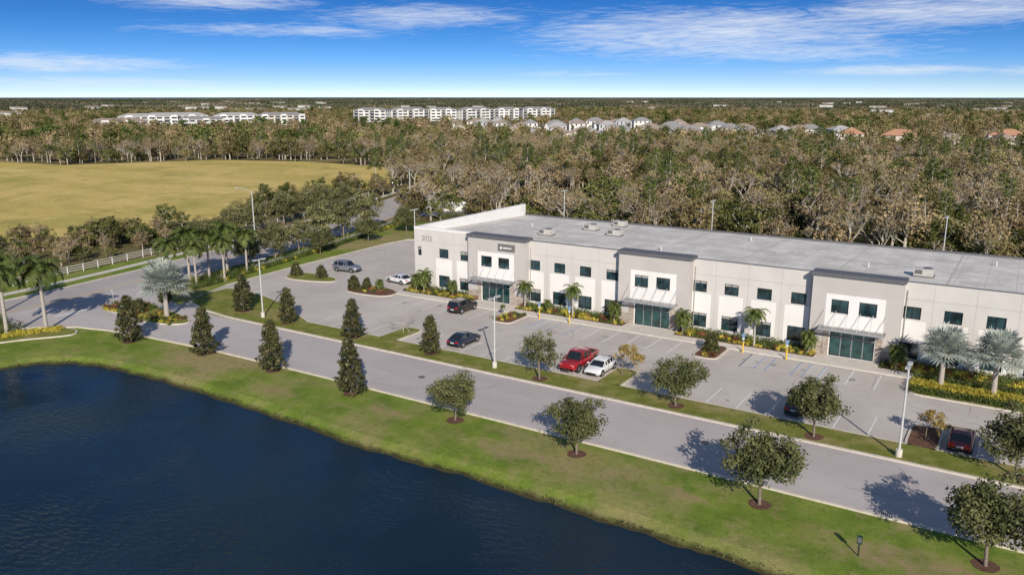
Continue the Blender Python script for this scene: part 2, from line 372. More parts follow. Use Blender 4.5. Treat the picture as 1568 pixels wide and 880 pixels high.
mb.build("asphalt_cracks",[plain("crack_sealer",(.23,.21,.195),.9)])
mb=MB()
for _ in range(26):
    x=rc.uniform(-74,-9); y=rc.choice((72.5,85))+rc.uniform(-.8,.8); q=rc.uniform(.2,.45)
    if min(abs(x-v) for v in (-61.8,-54.6,-32.9,-27.8,-4.7))<2.2: continue
    mb.poly([(x+q*rc.uniform(.7,1.2)*math.cos(a),y+q*rc.uniform(.8,1.5)*math.sin(a),.0275) for a in np.linspace(0,6.28,12)[:-1]])
mb.build("oil_stains",[plain("oil_stain",(.30,.275,.255),.7)])
mb=MB(); fl=offset_line(pub,14.5)
pts=[]
for i in range(len(fl)-1):
    a=Vector((*fl[i],0));b=Vector((*fl[i+1],0)); n=max(1,round((b-a).length/2.4))
    for k in range(n): pts.append(a.lerp(b,k/n))
pts=[p for p in pts if 20<p.y<175]
for i,p in enumerate(pts):
    mb.box(p.x-.06,p.y-.06,0,p.x+.06,p.y+.06,1.3)
    if i+1<len(pts):
        for zz_ in (.4,.8,1.2): mb.cyl((p.x,p.y,zz_),(pts[i+1].x,pts[i+1].y,zz_),.055,.055,4)
m_fence=plain("white_vinyl",(.68,.67,.64),.5)
mb.build("white_rail_fence",[m_fence])
# ------------------------------------------------------------------ main building
m_wall=surf("painted_wall_grey",[(.3,(.56,.53,.49)),(.7,(.62,.59,.55))],scale=.4,rough=.85,fine=(10,.04),patch=[(.25,.5,.7,(.51,.48,.45),.4)])
m_white=surf("painted_wall_white",[(.3,(.74,.715,.68)),(.7,(.80,.775,.74))],scale=.4,rough=.85,fine=(10,.03),patch=[(.3,.5,.7,(.67,.64,.6),.4)])
m_taupe=surf("painted_wall_taupe",[(.3,(.46,.43,.40)),(.7,(.52,.485,.455))],scale=.4,rough=.85,fine=(10,.04))
m_cap=plain("dark_coping",(.12,.12,.125),.55)
m_stone=surf("stone_veneer",[(.3,(.2,.165,.13)),(.5,(.36,.31,.26)),(.7,(.5,.44,.38))],scale=3,rough=.9,fine=(8,.3),bump=.6,bscale=4,stretch=(1,1,2.5))
def glassmat(name,c,r=.04):
    m,t,b=newmat(name); g=t.n('ShaderNodeNewGeometry').outputs['Position']
    cc=t.ramp(t.noise(g,.9,2),[(.35,tuple(x*.4 for x in c)),(.65,tuple(x*1.5 for x in c))])
    t.l(cc,b.inputs['Base Color']); b.inputs['Roughness'].default_value=r; b.inputs['Specular IOR Level'].default_value=.9; b.inputs['Metallic'].default_value=.1
    return m
m_glass=glassmat("window_glass",(.022,.05,.06)); m_door=glassmat("storefront_glass",(.018,.06,.06))
m_frame=plain("dark_frame",(.02,.022,.025),.4); m_metal=plain("light_metal",(.6,.6,.6),.4,.3)
m_joint=plain("joint",(.36,.35,.33),.9)
m_roof=surf("roof_membrane",[(.3,(.55,.52,.475)),(.5,(.68,.645,.595)),(.7,(.78,.745,.69))],scale=.25,rough=.9,fine=(2.5,.16),detail=8,patch=[(.3,.46,.62,(.46,.435,.40),.55),(.08,.47,.6,(.53,.495,.45),.5),(1.1,.56,.68,(.82,.79,.74),.5)],stretch=(1.4,.5,1))
bld=empty("office_building",(-10,92,0)); BI=Matrix.Translation((10,-92,0))
def BP(mb,name,mats,**k):
    o=mb.build(name,mats,**k); o.parent=bld; o.matrix_parent_inverse=BI; return o
def wallgrid(mb,x0,x1,y,z0,z1,ops,matf,xb=(),zb=(),gl=None):
    X=sorted(set([x0,x1]+[v for v in xb if x0<v<x1]+[v for o in ops for v in (o[0],o[1])])); Z=sorted(set([z0,z1]+list(zb)+[v for o in ops for v in (o[2],o[3])]))
    for i in range(len(X)-1):
        for j in range(len(Z)-1):
            cx_=(X[i]+X[i+1])/2;cz=(Z[j]+Z[j+1])/2
            if any(o[0]<cx_<o[1] and o[2]<cz<o[3] for o in ops): continue
            mb.poly([(X[i],y,Z[j]),(X[i+1],y,Z[j]),(X[i+1],y,Z[j+1]),(X[i],y,Z[j+1])],matf(cx_,cz))
    d=.22
    for o in ops:
        a,b,c,e=o[:4]
        mb.poly([(a,y,c),(a,y+d,c),(a,y+d,e),(a,y,e)],1);mb.poly([(b,y,c),(b,y,e),(b,y+d,e),(b,y+d,c)],1)
        mb.poly([(a,y,e),(a,y+d,e),(b,y+d,e),(b,y,e)],1);mb.poly([(a,y,c),(b,y,c),(b,y+d,c),(a,y+d,c)],1)
        door=len(o)>4
        yy=y+.16
        gl.poly([(a,yy,c),(b,yy,c),(b,yy,e),(a,yy,e)],1 if door else 0)
        fw=.07
        for q in ((a,c,a+fw,e),(b-fw,c,b,e),(a+fw,c,b-fw,c+fw),(a+fw,e-fw,b-fw,e)): gl.box(q[0],yy-.06,q[1],q[2],yy-.004,q[3],2)
        if door:
            for k in range(1,4): xx=a+(b-a)*k/4; gl.box(xx-.05,yy-.05,c+fw,xx+.05,yy-.006,e-fw,3)
            gl.box(a+fw,yy-.045,2.2,b-fw,yy-.008,2.32,3); gl.box((a+b)/2-.12,yy-.1,1.0,(a+b)/2-.08,yy-.052,1.5,3)
        else:
            xx=(a+b)/2; gl.box(xx-.035,yy-.05,c+fw,xx+.035,yy-.006,e-fw,2)
            hsh=(int(abs(a*7.7+c*3.1))*37)%5
            if hsh<2: gl.box(a+fw,yy-.0035,e-fw-(.25+.2*hsh),b-fw,yy-.002,e-fw,4)
            mb.box(a-.06,y-.05,c-.08,b+.06,y-.003,c-.002,1)
wx=[-70.4,-66.6,-55,-51.15,-47.3,-43.45,-31.8,-27.95,-24.1,-20.25,-8.6,-4.75,-.9,2.95,15.8,19.6,23.4,27.0]
towers=[(-65.2,-55.9),(-42.0,-32.7),(-18.6,-9.5),(4.6,13.7),(28,37)]
ops=[]
for x in wx:
    ops.append((x-.85,x+.85,5.1,6.45)); ops.append((x-1.0,x+1.0,.75,2.5))
ops.append((-75.2,-74.5,5.1,6.45))
def mf(x,z):
    near=min(abs(x-q) for q in wx)
    if z<4.95 and near<1.45: return 1
    return 0
mb=MB();gl=MB()
xb=[v for q in wx for v in (q-1.45,q+1.45)]
wallgrid(mb,-75.8,60,92.4,0,9.04,ops,mf,xb,(4.95,),gl)
mb.box(-65.2,92.401,9.041,60,92.75,9.10,3)
mb.poly([(-75.8,92.7,8.0),(-75.8,92.7,9.04),(60,92.7,9.04),(60,92.7,8.0)],0)
mb.box(-75.82,92.395,9.041,-65.2,92.80,9.35,1)
mb.poly([(-75.8,92.41,0),(-75.8,92.41,9.03),(-75.8,123,9.03),(-75.8,123,0)],0)
mb.box(-75.81,92.81,7.0,-75.3,123.2,9.34,1)
mb.poly([(-75.8,123,0),(-75.8,123,7.6),(60,123,7.6),(60,123,0)],0)
mb.box(-75.2,122.8,7.2,60,123.1,7.62,3)
mb.poly([(60,92.4,0),(60,123,0),(60,123,7.6),(60,92.4,9.0)],0)
BP(mb,"walls",[m_wall,m_white,m_taupe,m_cap])
rf=MB(); rf.poly([(-75.3,92.7,8.35),(60,92.7,8.35),(60,122.8,7.35),(-75.3,122.8,7.35)],0)
BP(rf,"roof",[m_roof])
rs=MB()
for x in np.arange(-64,60,11.6): rs.poly([(x-.10,92.8,8.357),(x+.10,92.8,8.357),(x+.10,122.7,7.363),(x-.10,122.7,7.363)],0)
for x in np.arange(-75,60,2.9): rs.poly([(x-.025,92.8,8.353),(x+.025,92.8,8.353),(x+.025,122.7,7.357),(x-.025,122.7,7.357)],0)
for y in (100.2,107.8,115.4):
    zz_=8.35-(y-92.7)/30.1+.012; rs.poly([(-75.2,y-.06,zz_+.003),(60,y-.06,zz_+.003),(60,y+.06,zz_-.001),(-75.2,y+.06,zz_-.001)],0)
BP(rs,"roof_seams",[plain("seam",(.47,.445,.41),.9)])
tw=MB();cn=MB()
for k,(a,b) in enumerate(towers):
    y=91.2; c=(a+b)/2
    w1,w2=c-1.55,c+1.3
    o2=[(w1-.9,w1+.9,5.0,6.5),(w2-.9,w2+.9,5.0,6.5),(c-2.3,c+2.3,.15,3.05,1)]
    def tf(x,z,c=c):
        if z>7.1: return 2
        if abs(x-c)<3.0: return 1
        return 4 if z<1.5 else 2
    wallgrid(tw,a,b,y,0,9.0,o2,tf,(c-3,c+3),(1.5,7.1),gl)
    for xx in (a,b):
        tw.poly([(xx,y,1.5),(xx,92.4,1.5),(xx,92.4,9),(xx,y,9)],2); tw.poly([(xx,y,0),(xx,92.4,0),(xx,92.4,1.5),(xx,y,1.5)],4)
    cn.box(a-.2,y-.2,9.0,b+.2,93.1,9.38,0)
    cz=3.35; ca,cb=c-3.35,c+3.35
    cn.box(ca,y-1.75,cz,cb,y-1.62,cz+.2,1); cn.box(ca,y-1.62,cz,ca+.12,y-.003,cz+.2,1); cn.box(cb-.12,y-1.62,cz,cb,y-.003,cz+.2,1)
    for q in range(1,22): xx=ca+(cb-ca)*q/22; cn.box(xx-.07,y-1.6,cz+.06,xx+.07,y-.01,cz+.12,1)
    for q in (.03,.22,.41,.59,.78,.97): xx=ca+(cb-ca)*q; cn.cyl((xx,y-1.6,cz+.18),(xx,y-.01,cz+1.9),.028,.028,5,2)
    tw.box(c-3.05,y-.06,.14,c-2.4,y-.004,2.9,4); tw.box(c+2.4,y-.06,.14,c+3.05,y-.004,2.9,4)
BP(tw,"entrance_bays",[m_wall,m_white,m_taupe,m_cap,m_stone]); BP(cn,"canopies_and_cornices",[m_cap,plain("canopy_metal",(.34,.345,.35),.5,.2),m_metal])
BP(gl,"windows",[m_glass,m_door,m_frame,plain("door_frame",(.30,.31,.31),.4,.4),plain("blinds",(.35,.34,.32),.8)])
jt=MB()
for x in [-68.5,-53.1,-49.2,-45.4,-29.9,-26,-22.2,-6.7,-2.8,1.0,17.7,21.5,25.4]: jt.box(x-.015,92.394,.2,x+.015,92.3995,9.0,0)
for a,b in ((-75.7,-65.3),(-55.8,-42.1),(-32.6,-18.7),(-9.4,4.5),(13.8,28)): jt.box(a,92.393,7.25,b,92.3985,7.29,0)
for x in (-55.6,-42.3,-32.4,-18.9,-9.2,4.3): jt.cyl((x,92.3,.3),(x,92.3,8.2),.05,.05,6,0)
BP(jt,"wall_joints",[m_joint])
m_hvac=plain("hvac",(.48,.46,.42),.6)
for (x,y) in ((-59.3,103),(-56.6,112.3),(-55,119.5),(-8.7,101.3),(-51,109),(10,106)):
    u=MB(); z0=8.35-(y-92.7)/30.1; u.box(-1.1,-.8,z0-.05,1.1,.8,z0+.15,1); u.box(-1.0,-.7,z0+.15,1.0,.7,z0+.95,0); u.cyl((.4,0,z0+.95),(.4,0,z0+1.05),.45,.45,14,1); u.box(-.9,-.705,z0+.35,-.1,-.703,z0+.85,1)
    o=BP(u,"rooftop_unit",[m_hvac,m_cap],bevel=.02); o.location=(x,y,0)
for (x,y) in ((-40,100),(-33,117),(-15,104),(-2,115),(-66,110)):
    u=MB(); z0=8.35-(y-92.7)/30.1; u.cyl((0,0,z0-.05),(0,0,z0+.6),.12,.12,8); o=BP(u,"roof_vent",[m_metal]); o.location=(x,y,0)
sg_=MB(); sg_.box(-60.1,91.08,7.5,-57.4,91.19,8.45,0); sg_.box(-59.3,91.07,7.85,-57.9,91.078,8.02,1); sg_.box(-59.75,91.07,7.75,-59.45,91.078,8.1,1)
BP(sg_,"tenant_sign",[plain("sign_grey",(.16,.15,.14),.5),m_paint])
cu=bpy.data.curves.new("address_number","FONT"); cu.body="2025"; cu.size=1.0; cu.extrude=.03; cu.materials.append(plain("number_grey",(.3,.29,.28),.6))
o=bpy.data.objects.new("address_number",cu); o.location=(-74.4,92.36,7.45); o.rotation_euler=(math.pi/2,0,0); link(o); o.parent=bld; o.matrix_parent_inverse=BI
# ------------------------------------------------------------------ vegetation builder
class TB:
    def __init__(s,seed): s.V=[];s.F=[];s.M=[];s.T=[];s.n=0; s.r=np.random.default_rng(seed)
    def cyl(s,p0,p1,r0,r1,n=5,m=0,tint=.5):
        p0=np.array(p0,float);p1=np.array(p1,float);d=p1-p0;L=np.linalg.norm(d)
        if L<1e-6:return
        d/=L;a=np.cross(d,[0,0,1.]) if abs(d[2])<.9 else np.cross(d,[1.,0,0]);a/=np.linalg.norm(a);c=np.cross(d,a)
        t=np.arange(n)*2*math.pi/n;ring=np.outer(np.cos(t),a)+np.outer(np.sin(t),c)
        s.V.append(np.vstack([p0+ring*r0,p1+ring*r1])); b=s.n
        i=np.arange(n);j=(i+1)%n
        s.F.append(np.stack([b+i,b+j,b+n+j,b+n+i],1)); s.M.append(np.full(n,m)); s.T.append(np.full(2*n,tint)); s.n+=2*n
    def quads(s,Q,m,tint):
        k=len(Q); s.V.append(Q.reshape(-1,3)); s.F.append(s.n+np.arange(4*k).reshape(k,4)); s.M.append(np.full(k,m)); s.T.append(np.repeat(tint,4)); s.n+=4*k
    def leaves(s,C,N,size,tint,m=1,asp=.62):
        k=len(C); r=s.r; N=N/(np.linalg.norm(N,axis=1,keepdims=True)+1e-9)
        R_=r.normal(size=(k,3)); T=np.cross(N,R_); T/=(np.linalg.norm(T,axis=1,keepdims=True)+1e-9); Bt=np.cross(N,T)
        sz=(size*r.uniform(.6,1.3,k))[:,None]
        Q=np.stack([C-T*sz,C-Bt*sz*asp,C+T*sz,C+Bt*sz*asp],1); s.quads(Q,m,tint)
    def clump(s,c,rad,n,size,tint,sq=.8,m=1,up=.35):
        r=s.r; d=r.normal(size=(n,3)); d/=np.linalg.norm(d,axis=1,keepdims=True)
        q=r.uniform(0,1,n)[:,None]**.45*(1+.25*np.abs(r.normal(size=(n,1))))
        P=np.array(c)+d*q*rad*np.array([1,1,sq])
        s.leaves(P,d*.7+r.normal(size=(n,3))*.5+np.array([0,0,up]),size,np.clip(tint+r.normal(size=n)*.16,0,1),m)
    def mesh(s,name,mats):
        V=np.vstack(s.V);F=np.vstack(s.F);M=np.concatenate(s.M);T=np.concatenate(s.T)
        me=bpy.data.meshes.new(name); me.vertices.add(len(V)); me.vertices.foreach_set('co',V.astype(np.float32).ravel())
        me.loops.add(F.size); me.loops.foreach_set('vertex_index',F.astype(np.int32).ravel())
        me.polygons.add(len(F)); me.polygons.foreach_set('loop_start',np.arange(0,F.size,4,dtype=np.int32)); me.polygons.foreach_set('loop_total',np.full(len(F),4,dtype=np.int32))
        for mm in mats: me.materials.append(mm)
        me.polygons.foreach_set('material_index',M.astype(np.int32))
        at=me.attributes.new('tint','FLOAT','POINT'); at.data.foreach_set('value',T.astype(np.float32))
        me.update(calc_edges=True); me.validate(); return me
m_bark=surf("bark",[(.3,(.14,.11,.085)),(.7,(.27,.22,.175))],scale=6,rough=.95,obj=True)
m_gbark=surf("grey_bark",[(.3,(.32,.28,.23)),(.7,(.54,.48,.41))],scale=.6,rough=.95,obj=True,detail=2)
m_pbark=surf("palm_trunk",[(.3,(.30,.27,.23)),(.7,(.48,.43,.38))],scale=6,rough=.95,obj=True,stretch=(1,1,5))
l_oak=leafmat("oak_leaves",(.055,.07,.025),(.205,.205,.08),rnd=.14)
l_so=leafmat("street_oak_leaves",(.075,.082,.032),(.25,.235,.10),rnd=.2,trans=.1)
l_mag=leafmat("magnolia_leaves",(.026,.036,.014),(.135,.12,.045),rough=.4,rnd=.12,trans=.1)
l_palm=leafmat("palm_fronds",(.06,.09,.02),(.19,.22,.06),rnd=.12)
l_bis=leafmat("silver_palm_fronds",(.25,.29,.25),(.47,.50,.44),rnd=.08,trans=.15)
l_yel=leafmat("yellow_leaves",(.24,.17,.05),(.5,.37,.12),rnd=.1)
l_shrub=leafmat("shrub_leaves",(.04,.065,.015),(.16,.2,.045))
l_gold=leafmat("gold_shrub_leaves",(.33,.29,.03),(.68,.58,.1))
l_red=leafmat("red_shrub_leaves",(.15,.05,.03),(.36,.17,.07))
def oak(name,seed,h=5,rad=2.4,ncl=60,nl=95,size=.12,mats=None,th=.3,trunk=.09,lowz=.27,sparse=1,cr=(.15,.27),irr=1.0):
    t=TB(seed); r=t.r
    top=np.array([r.normal()*.1,r.normal()*.1,h*th]); t.cyl((0,0,-.1),top,trunk*1.3,trunk,7)
    t.cyl(top,(top[0]*1.5,top[1]*1.5,h*.75),trunk*.8,trunk*.25,6)
    cz=h*(lowz+1)/2; rz=h*(1-lowz)/2
    ph=r.uniform(0,6.28,4); limbs=[]
    for i in range(9):
        a=i*2.4+r.uniform(-.4,.4); z0=h*r.uniform(th*.85,.55); e=np.array([math.cos(a)*rad*.62,math.sin(a)*rad*.62,z0+h*r.uniform(.15,.3)]); s0=np.array([top[0],top[1],z0]); mid=(s0+e)/2+np.array([0,0,-.04*h])
        t.cyl(s0,mid,trunk*.5,trunk*.36,5); t.cyl(mid,e,trunk*.36,trunk*.15,5); limbs+= [mid,e]
    for i in range(ncl):
        d=r.normal(size=3); d/=np.linalg.norm(d); az_=math.atan2(d[1],d[0])
        mod=1+irr*(.16*math.sin(2*az_+ph[0]+d[2]*2)+.13*math.sin(3*az_+ph[1]+d[2]*3)+.07*r.normal())
        q=r.uniform(.12,1)**.45
        c=np.array([d[0]*rad*.86*q*mod,d[1]*rad*.86*q*mod,cz+d[2]*rz*.86*q*mod])
        if c[2]<h*lowz: c[2]=h*lowz+abs(r.normal())*.08*h
        l=limbs[int(np.argmin([np.linalg.norm(c-x) for x in limbs]))]; t.cyl(l,c,trunk*.18,trunk*.06,4)
        t.clump(c,rad*r.uniform(*cr),int(nl*sparse),size,r.uniform(.05,.9))
    return t.mesh(name,mats or [m_bark,l_oak])
def magnolia(name,seed,h=4.8,rad=1.4):
    t=TB(seed); r=t.r; t.cyl((0,0,-.1),(0,0,h*.9),.08,.02,6)
    N=115; ph=r.uniform(0,6,3)
    for i in range(N):
        z=h*(.08+.88*(i/N)); q=z/h; a=i*2.399; lump=1+.20*math.sin(2*a+ph[0]+z)+.18*math.sin(3*a+z*2.3+ph[1])
        R=rad*(.6+q*2 if q<.2 else 1)*(1-max(0,(q-.2)/.84)**1.4)*r.uniform(.45,1.08)*lump+.05
        c=np.array([math.cos(a)*R*.86,math.sin(a)*R*.86,z+r.normal()*.15]); t.cyl((0,0,z-.15),c,.025,.01,4)
        t.clump(c,.33*r.uniform(.55,1.25),40,.115,r.uniform(.0,.95))
    return t.mesh(name,[m_bark,l_mag])
def frond(t,base,az_,L,el0,droop,leaf,lw,m=1,n=14,tint=.5,vee=.5):
    r=t.r; p=np.array(base,float); e=el0; pts=[p.copy()]
    for i in range(n):
        d=np.array([math.cos(az_)*math.cos(e),math.sin(az_)*math.cos(e),math.sin(e)]); p=p+d*L/n; pts.append(p.copy()); e-=droop/n*(1+i/n)
    side=np.array([-math.sin(az_),math.cos(az_),0]); Q=[];T=[]
    for i in range(1,n+1):
        a=pts[i-1];b=pts[i]; t.cyl(a,b,.022*(1-i/n)+.008,.022*(1-(i+1)/(n+1))+.006,3,m,tint*.7)
        ll=leaf*(math.sin(math.pi*min(1,(i/n)*.85+.12))**.6)
        fw=(b-a)/np.linalg.norm(b-a)
        for k in range(3):
            o=a+(b-a)*(k/3)
            for sgn in (-1,1):
                d=side*sgn*.85+fw*.55+np.array([0,0,-vee*r.uniform(.2,1.4)]); d/=np.linalg.norm(d); tip=o+d*ll*r.uniform(.8,1.1); wv=fw*lw*.5
                Q.append([o-wv,o+wv,tip+wv*.25,tip-wv*.25]); T.append(np.clip(tint+r.normal()*.15,0,1))
    t.quads(np.array(Q),m,np.array(T))
def palm(name,seed,h=4,L=1.8,nf=16,leaf=.5,trunk=.12,mats=None,multi=1,n=10,lw=None):
    t=TB(seed); r=t.r
    for q in range(multi):
        lean=r.normal(size=2)*(.25 if multi>1 else .06); hh=h*(1-.2*q); b=np.array([0,0,-.1]); n_=5
        for i in range(n_):
            e=np.array([lean[0]*((i+1)/n_)**1.5*hh*.3,lean[1]*((i+1)/n_)**1.5*hh*.3,hh*(i+1)/n_*.82]); t.cyl(b,e,trunk*(1.15-.09*i),trunk*(1.06-.09*i),8); b=e
        for i in range(nf):
            f=i/nf; frond(t,b+np.array([0,0,.1*f]),i*2.399,L*r.uniform(.85,1.1),1.35-1.5*(1-f)+r.normal()*.1,1.5+.5*r.uniform(),leaf,lw or (.08 if L<2.2 else .15),1,n,r.uniform(.2,.8))
    return t.mesh(name,mats or [m_pbark,l_palm])
def fanpalm(name,seed,h=5.5,nf=26,R=1.1,mats=None,pet=1.2):
    t=TB(seed); r=t.r; zt=h-R-.6*pet
    b=np.array([0,0,-.1])
    for i in range(4):
        e=np.array([0,0,zt*(i+1)/4]); t.cyl(b,e,.24-.02*i,.22-.02*i,8); b=e
    for i in range(nf):
        f=i/nf; a=i*2.399; el_=1.35-1.75*(1-f)+r.normal()*.08; d=np.array([math.cos(a)*math.cos(el_),math.sin(a)*math.cos(el_),math.sin(el_)])
        hub=b+d*pet*r.uniform(.8,1.1); t.cyl(b,hub,.035,.02,4,1,.5)
        side=np.array([-math.sin(a),math.cos(a),0]); up=np.cross(d,side); Q=[];T=[];tt=r.uniform(.1,.9); K=17
        for k in range(K):
            g=(k/(K-1)-.5)*math.radians(250); g2=((k+.7)/(K-1)-.5)*math.radians(250)
            def D_(x,len_,dr): 
                v=d*math.cos(x)+side*math.sin(x)+up*(.25*abs(math.sin(x))); return hub+v*len_+np.array([0,0,-dr])
            ln=R*r.uniform(.85,1.1); gm=(g+g2)/2
            Q.append([hub,D_(g,ln*.6,.02),D_(gm,ln,.16*R),D_(g2,ln*.6,.02)]); T.append(np.clip(tt+r.normal()*.12,0,1))
        t.quads(np.array(Q),1,np.array(T))
    return t.mesh(name,mats or [m_pbark,l_bis])
def baretree(name,seed,h=5,mats=None,depth=5,leaves=0,lsize=.1,trunk=.1,spread=.55):
    t=TB(seed); r=t.r
    def rec(p,d,L,rad,k):
        e=p+d*L; t.cyl(p,e,rad,rad*.68,5 if k>3 else 3)
        if k==0:
            if leaves: t.clump(e,L*.9,leaves,lsize,r.uniform(.2,.8))
            return
        for i in range(3 if k>1 else 2+int(r.integers(0,2))):
            nd=d+r.normal(size=3)*spread+np.array([0,0,.12]); nd/=np.linalg.norm(nd); rec(p+d*L*r.uniform(.65,1),nd,L*r.uniform(.62,.8),rad*.6,k-1)
    rec(np.array([0,0,-.1]),np.array([0,0,1.]),h*.3,trunk,depth)
    return t.mesh(name,mats or [m_gbark,l_yel])
def put(name,me,x,y,s=1,rz=None,z=0,sz=None):
    o=bpy.data.objects.new(name,me); o.location=(x,y,z); o.scale=(s,s,sz or s); o.rotation_euler=(0,0,random.uniform(0,6.28) if rz is None else rz); return link(o)
OK=[oak("oak_a",1,5,2.7,82,92,.11),oak("oak_b",2,5,2.55,78,92,.11),oak("oak_c",5,5,2.85,86,88,.11),oak("oak_sparse",9,5,2.1,56,50,.11)]
MG=[magnolia("mag_a",11),magnolia("mag_b",12,4.8,1.5),magnolia("mag_c",13,4.8,1.3)]
def ring(x,y,r=.75,z=.02):
    mb=MB(); P_=[(x+r*(1+.08*math.sin(3*a))*math.cos(a),y+r*math.sin(a)) for a in np.linspace(0,2*math.pi,15)[:-1]]; mb.poly([(a,b,z) for a,b in P_]); mb.build("mulch_ring",[m_mulch])
for (x,y,k,i,s,zb) in ((-86.7,52.9,'m',0,1.15,0),(-75.5,54.7,'m',1,1.08,0),(-64.6,54.8,'m',2,1.12,0),(-52.9,54.2,'m',1,1.12,0),(-40.4,54.2,'o',2,.88,0),(-28.0,53.8,'o',0,.95,0),(-13.2,53.4,'o',1,1.16,0),(.7,53.1,'o',0,1.14,0),
   (-86.4,69.2,'m',1,1.02,.15),(-76.9,68.2,'m',0,.94,.15),(-65.6,68,'m',1,.94,.15),(-53.9,68,'m',2,.9,.15),(-39.4,67.3,'o',3,1.03,.15),(-25,67.7,'o',2,.92,.15),(-12.6,67.3,'o',1,1.05,.15),(2.0,67.7,'o',0,1.05,.15),(14,67.7,'o',2,1,.15),(13.5,53.4,'o',2,1.1,0)):
    if k=='m': put("magnolia_tree",MG[i],x,y,s*random.uniform(.96,1.06),z=zb,sz=s)
    else: put("oak_tree",OK[i],x,y,s*random.uniform(.96,1.05),z=zb,sz=s)
    ring(x,y,.8,.02 if zb==0 else .156)
bt=baretree("bare_a",21,3.6,depth=5,trunk=.06); put("bare_tree",bt,-61.8,72.8,1.25,z=.15)
sp=baretree("sap_a",22,3.6,depth=4,leaves=18,lsize=.09,trunk=.05,mats=[m_bark,l_yel]); put("young_tree",sp,-32.8,72.8,1.3,z=.15); put("young_tree",sp,-4.6,72.1,1.0,z=.15)
RP=palm("royal_palm_a",31,8.5,3.2,22,.95,.19,n=12); QP=palm("queen_palm_a",32,4,1.8,18,.5,.1); QP2=palm("pygmy_palm_a",33,2.6,1.3,18,.36,.08,multi=3,n=8)
for x,y,s in ((-101.1,46.3,1.15),(-99.7,50.2,1.12),(-113.5,52,1.0)): put("royal_palm",RP,x,y,s)
for x,y,s in ((-108.6,77.2,1.05),(-106.8,79.5,1.0),(-104.6,75.5,.9),(-107.5,83.5,1.05),(-103.8,80,.9),(-108.8,73.8,.9),(-105.8,86,.9)): put("queen_palm",RP,x,y,s)
BM=fanpalm("bismarck_a",41,5.4,38,1.3,pet=1.3); BM2=fanpalm("bismarck_b",42,5.2,44,1.3,pet=1.4)
put("silver_fan_palm",BM2,-91.6,61.3,1.45,z=.14)
for x,y,s in ((-4.8,86.4,1.15),(-.3,86.2,1.2),(9,86.5,1.1)): put("silver_fan_palm",BM,x,y,s,z=.14)
for x,y,s,k in ((-74.2,90.6,.95,QP2),(-72.6,90.4,1.25,QP2),(-67.9,91,.85,QP2),(-55.2,90.2,.95,QP),(-56,86,.35,QP),(-47.8,90,1.08,QP),(-42.2,90.7,1.0,QP2),(-32.8,90,1.15,QP2),(-24.2,89.9,1.14,QP),(-18.4,90.5,1.0,QP2),(-9.3,89.9,1.0,QP2),(-52,90.8,.6,QP2),(-78.3,87.2,.7,QP2)): put("palm_tree",k,x,y,s,z=.15)
SM=magnolia("small_evergreen_a",14,1.9,.9)
for x,y,s in ((-97.2,88.6,1),(-92.5,89.5,.95),(-83,86.7,.95),(-81.2,87.6,.8),(-100,66.9,1),(-97.5,61.3,.9),(-27.8,85.6,1.0)): put("small_evergreen",SM,x,y,s,z=.12)
for x,y,s in ((-99,133,1.0),(-88,140,1.1),(-107.5,104,.95),(-108.5,118,1.0),(-109.5,131,1.1)): put("oak_tree",random.choice(OK[:3]),x,y,s)
SOL=[oak("street_oak_a",6,7,3.6,80,66,.17,[m_bark,l_so],.25,.14,.15),oak("street_oak_b",16,7.5,3.2,70,60,.17,[m_bark,l_so],.3,.14,.2)]
for x,y,s in ((-110,90,.95),(-111.5,97,1.05),(-113.5,104.5,1.0),(-115,112,1.1),(-117,120,1.05),(-118.5,128.5,1.1),(-133.5,98,.95),(-135,107,1.05),(-138,116,1.0),(-140,125,1.1),(-143,134,1.0),(-146,143,1.1),(-149,153,1.0)): put("street_oak",random.choice(SOL),x,y,s*random.uniform(.8,1.1))
def shrubs(name,items,seed,mats,lo=.085):
    t=TB(seed)
    t.cyl((items[0][0],items[0][1],0),(items[0][0],items[0][1],.2),.03,.02,4)
    for x,y,z,r_,m in items: t.clump((x,y,z+r_*.6),r_,int(60+130*r_),lo,t.r.uniform(.1,.9),.8,m)
    link(bpy.data.objects.new(name,t.mesh(name,mats)))
SM_=[m_bark,l_shrub,l_gold,l_red]
rr=random.Random(5)
for a,b in ((-76,-63.9),(-56.3,-40.9),(-33.6,-17.9),(-10.7,5.3)):
    it=[]; x=a
    while x<b:
        it.append((x,91.9+rr.uniform(-.2,.1),.15,rr.uniform(.35,.65),1)); 
        if rr.random()<.85: it.append((x+.2,90.9+rr.uniform(-.3,.3),.15,rr.uniform(.25,.45),rr.choice((1,1,2,3,2))))
        it.append((x+.1,90.0,.12,rr.uniform(.18,.32),rr.choice((2,2,1,1)))) ; x+=.5
    shrubs("foundation_shrubs",it,int(a*-3),SM_)
for (x0,x1,y0,y1,z) in ((-55.8,-53.3,83.3,88,.12),(-28.8,-26.6,83.3,88,.12),(-82.5,-77.5,85.6,88.8,.12)):
    shrubs("island_shrubs",[(rr.uniform(x0+.2,x1-.2),rr.uniform(y0+.2,y1-.4),z,rr.uniform(.2,.38),rr.choice((1,1,3,1,2))) for _ in range(26)],int(x0*-5),SM_)
it=[]
for x in np.arange(-7.2,28,.45):
    it.append((x,83.6+.1*rr.random(),.12,.42,1)); it.append((x,84.1,.12,.4,1))
    for y in (85.3,85.9,86.5): it.append((x,y+rr.uniform(-.1,.1),.12,rr.uniform(.3,.45),2))
    it.append((x,88.4,.12,.5,1))
shrubs("clipped_hedge",it,71,SM_)
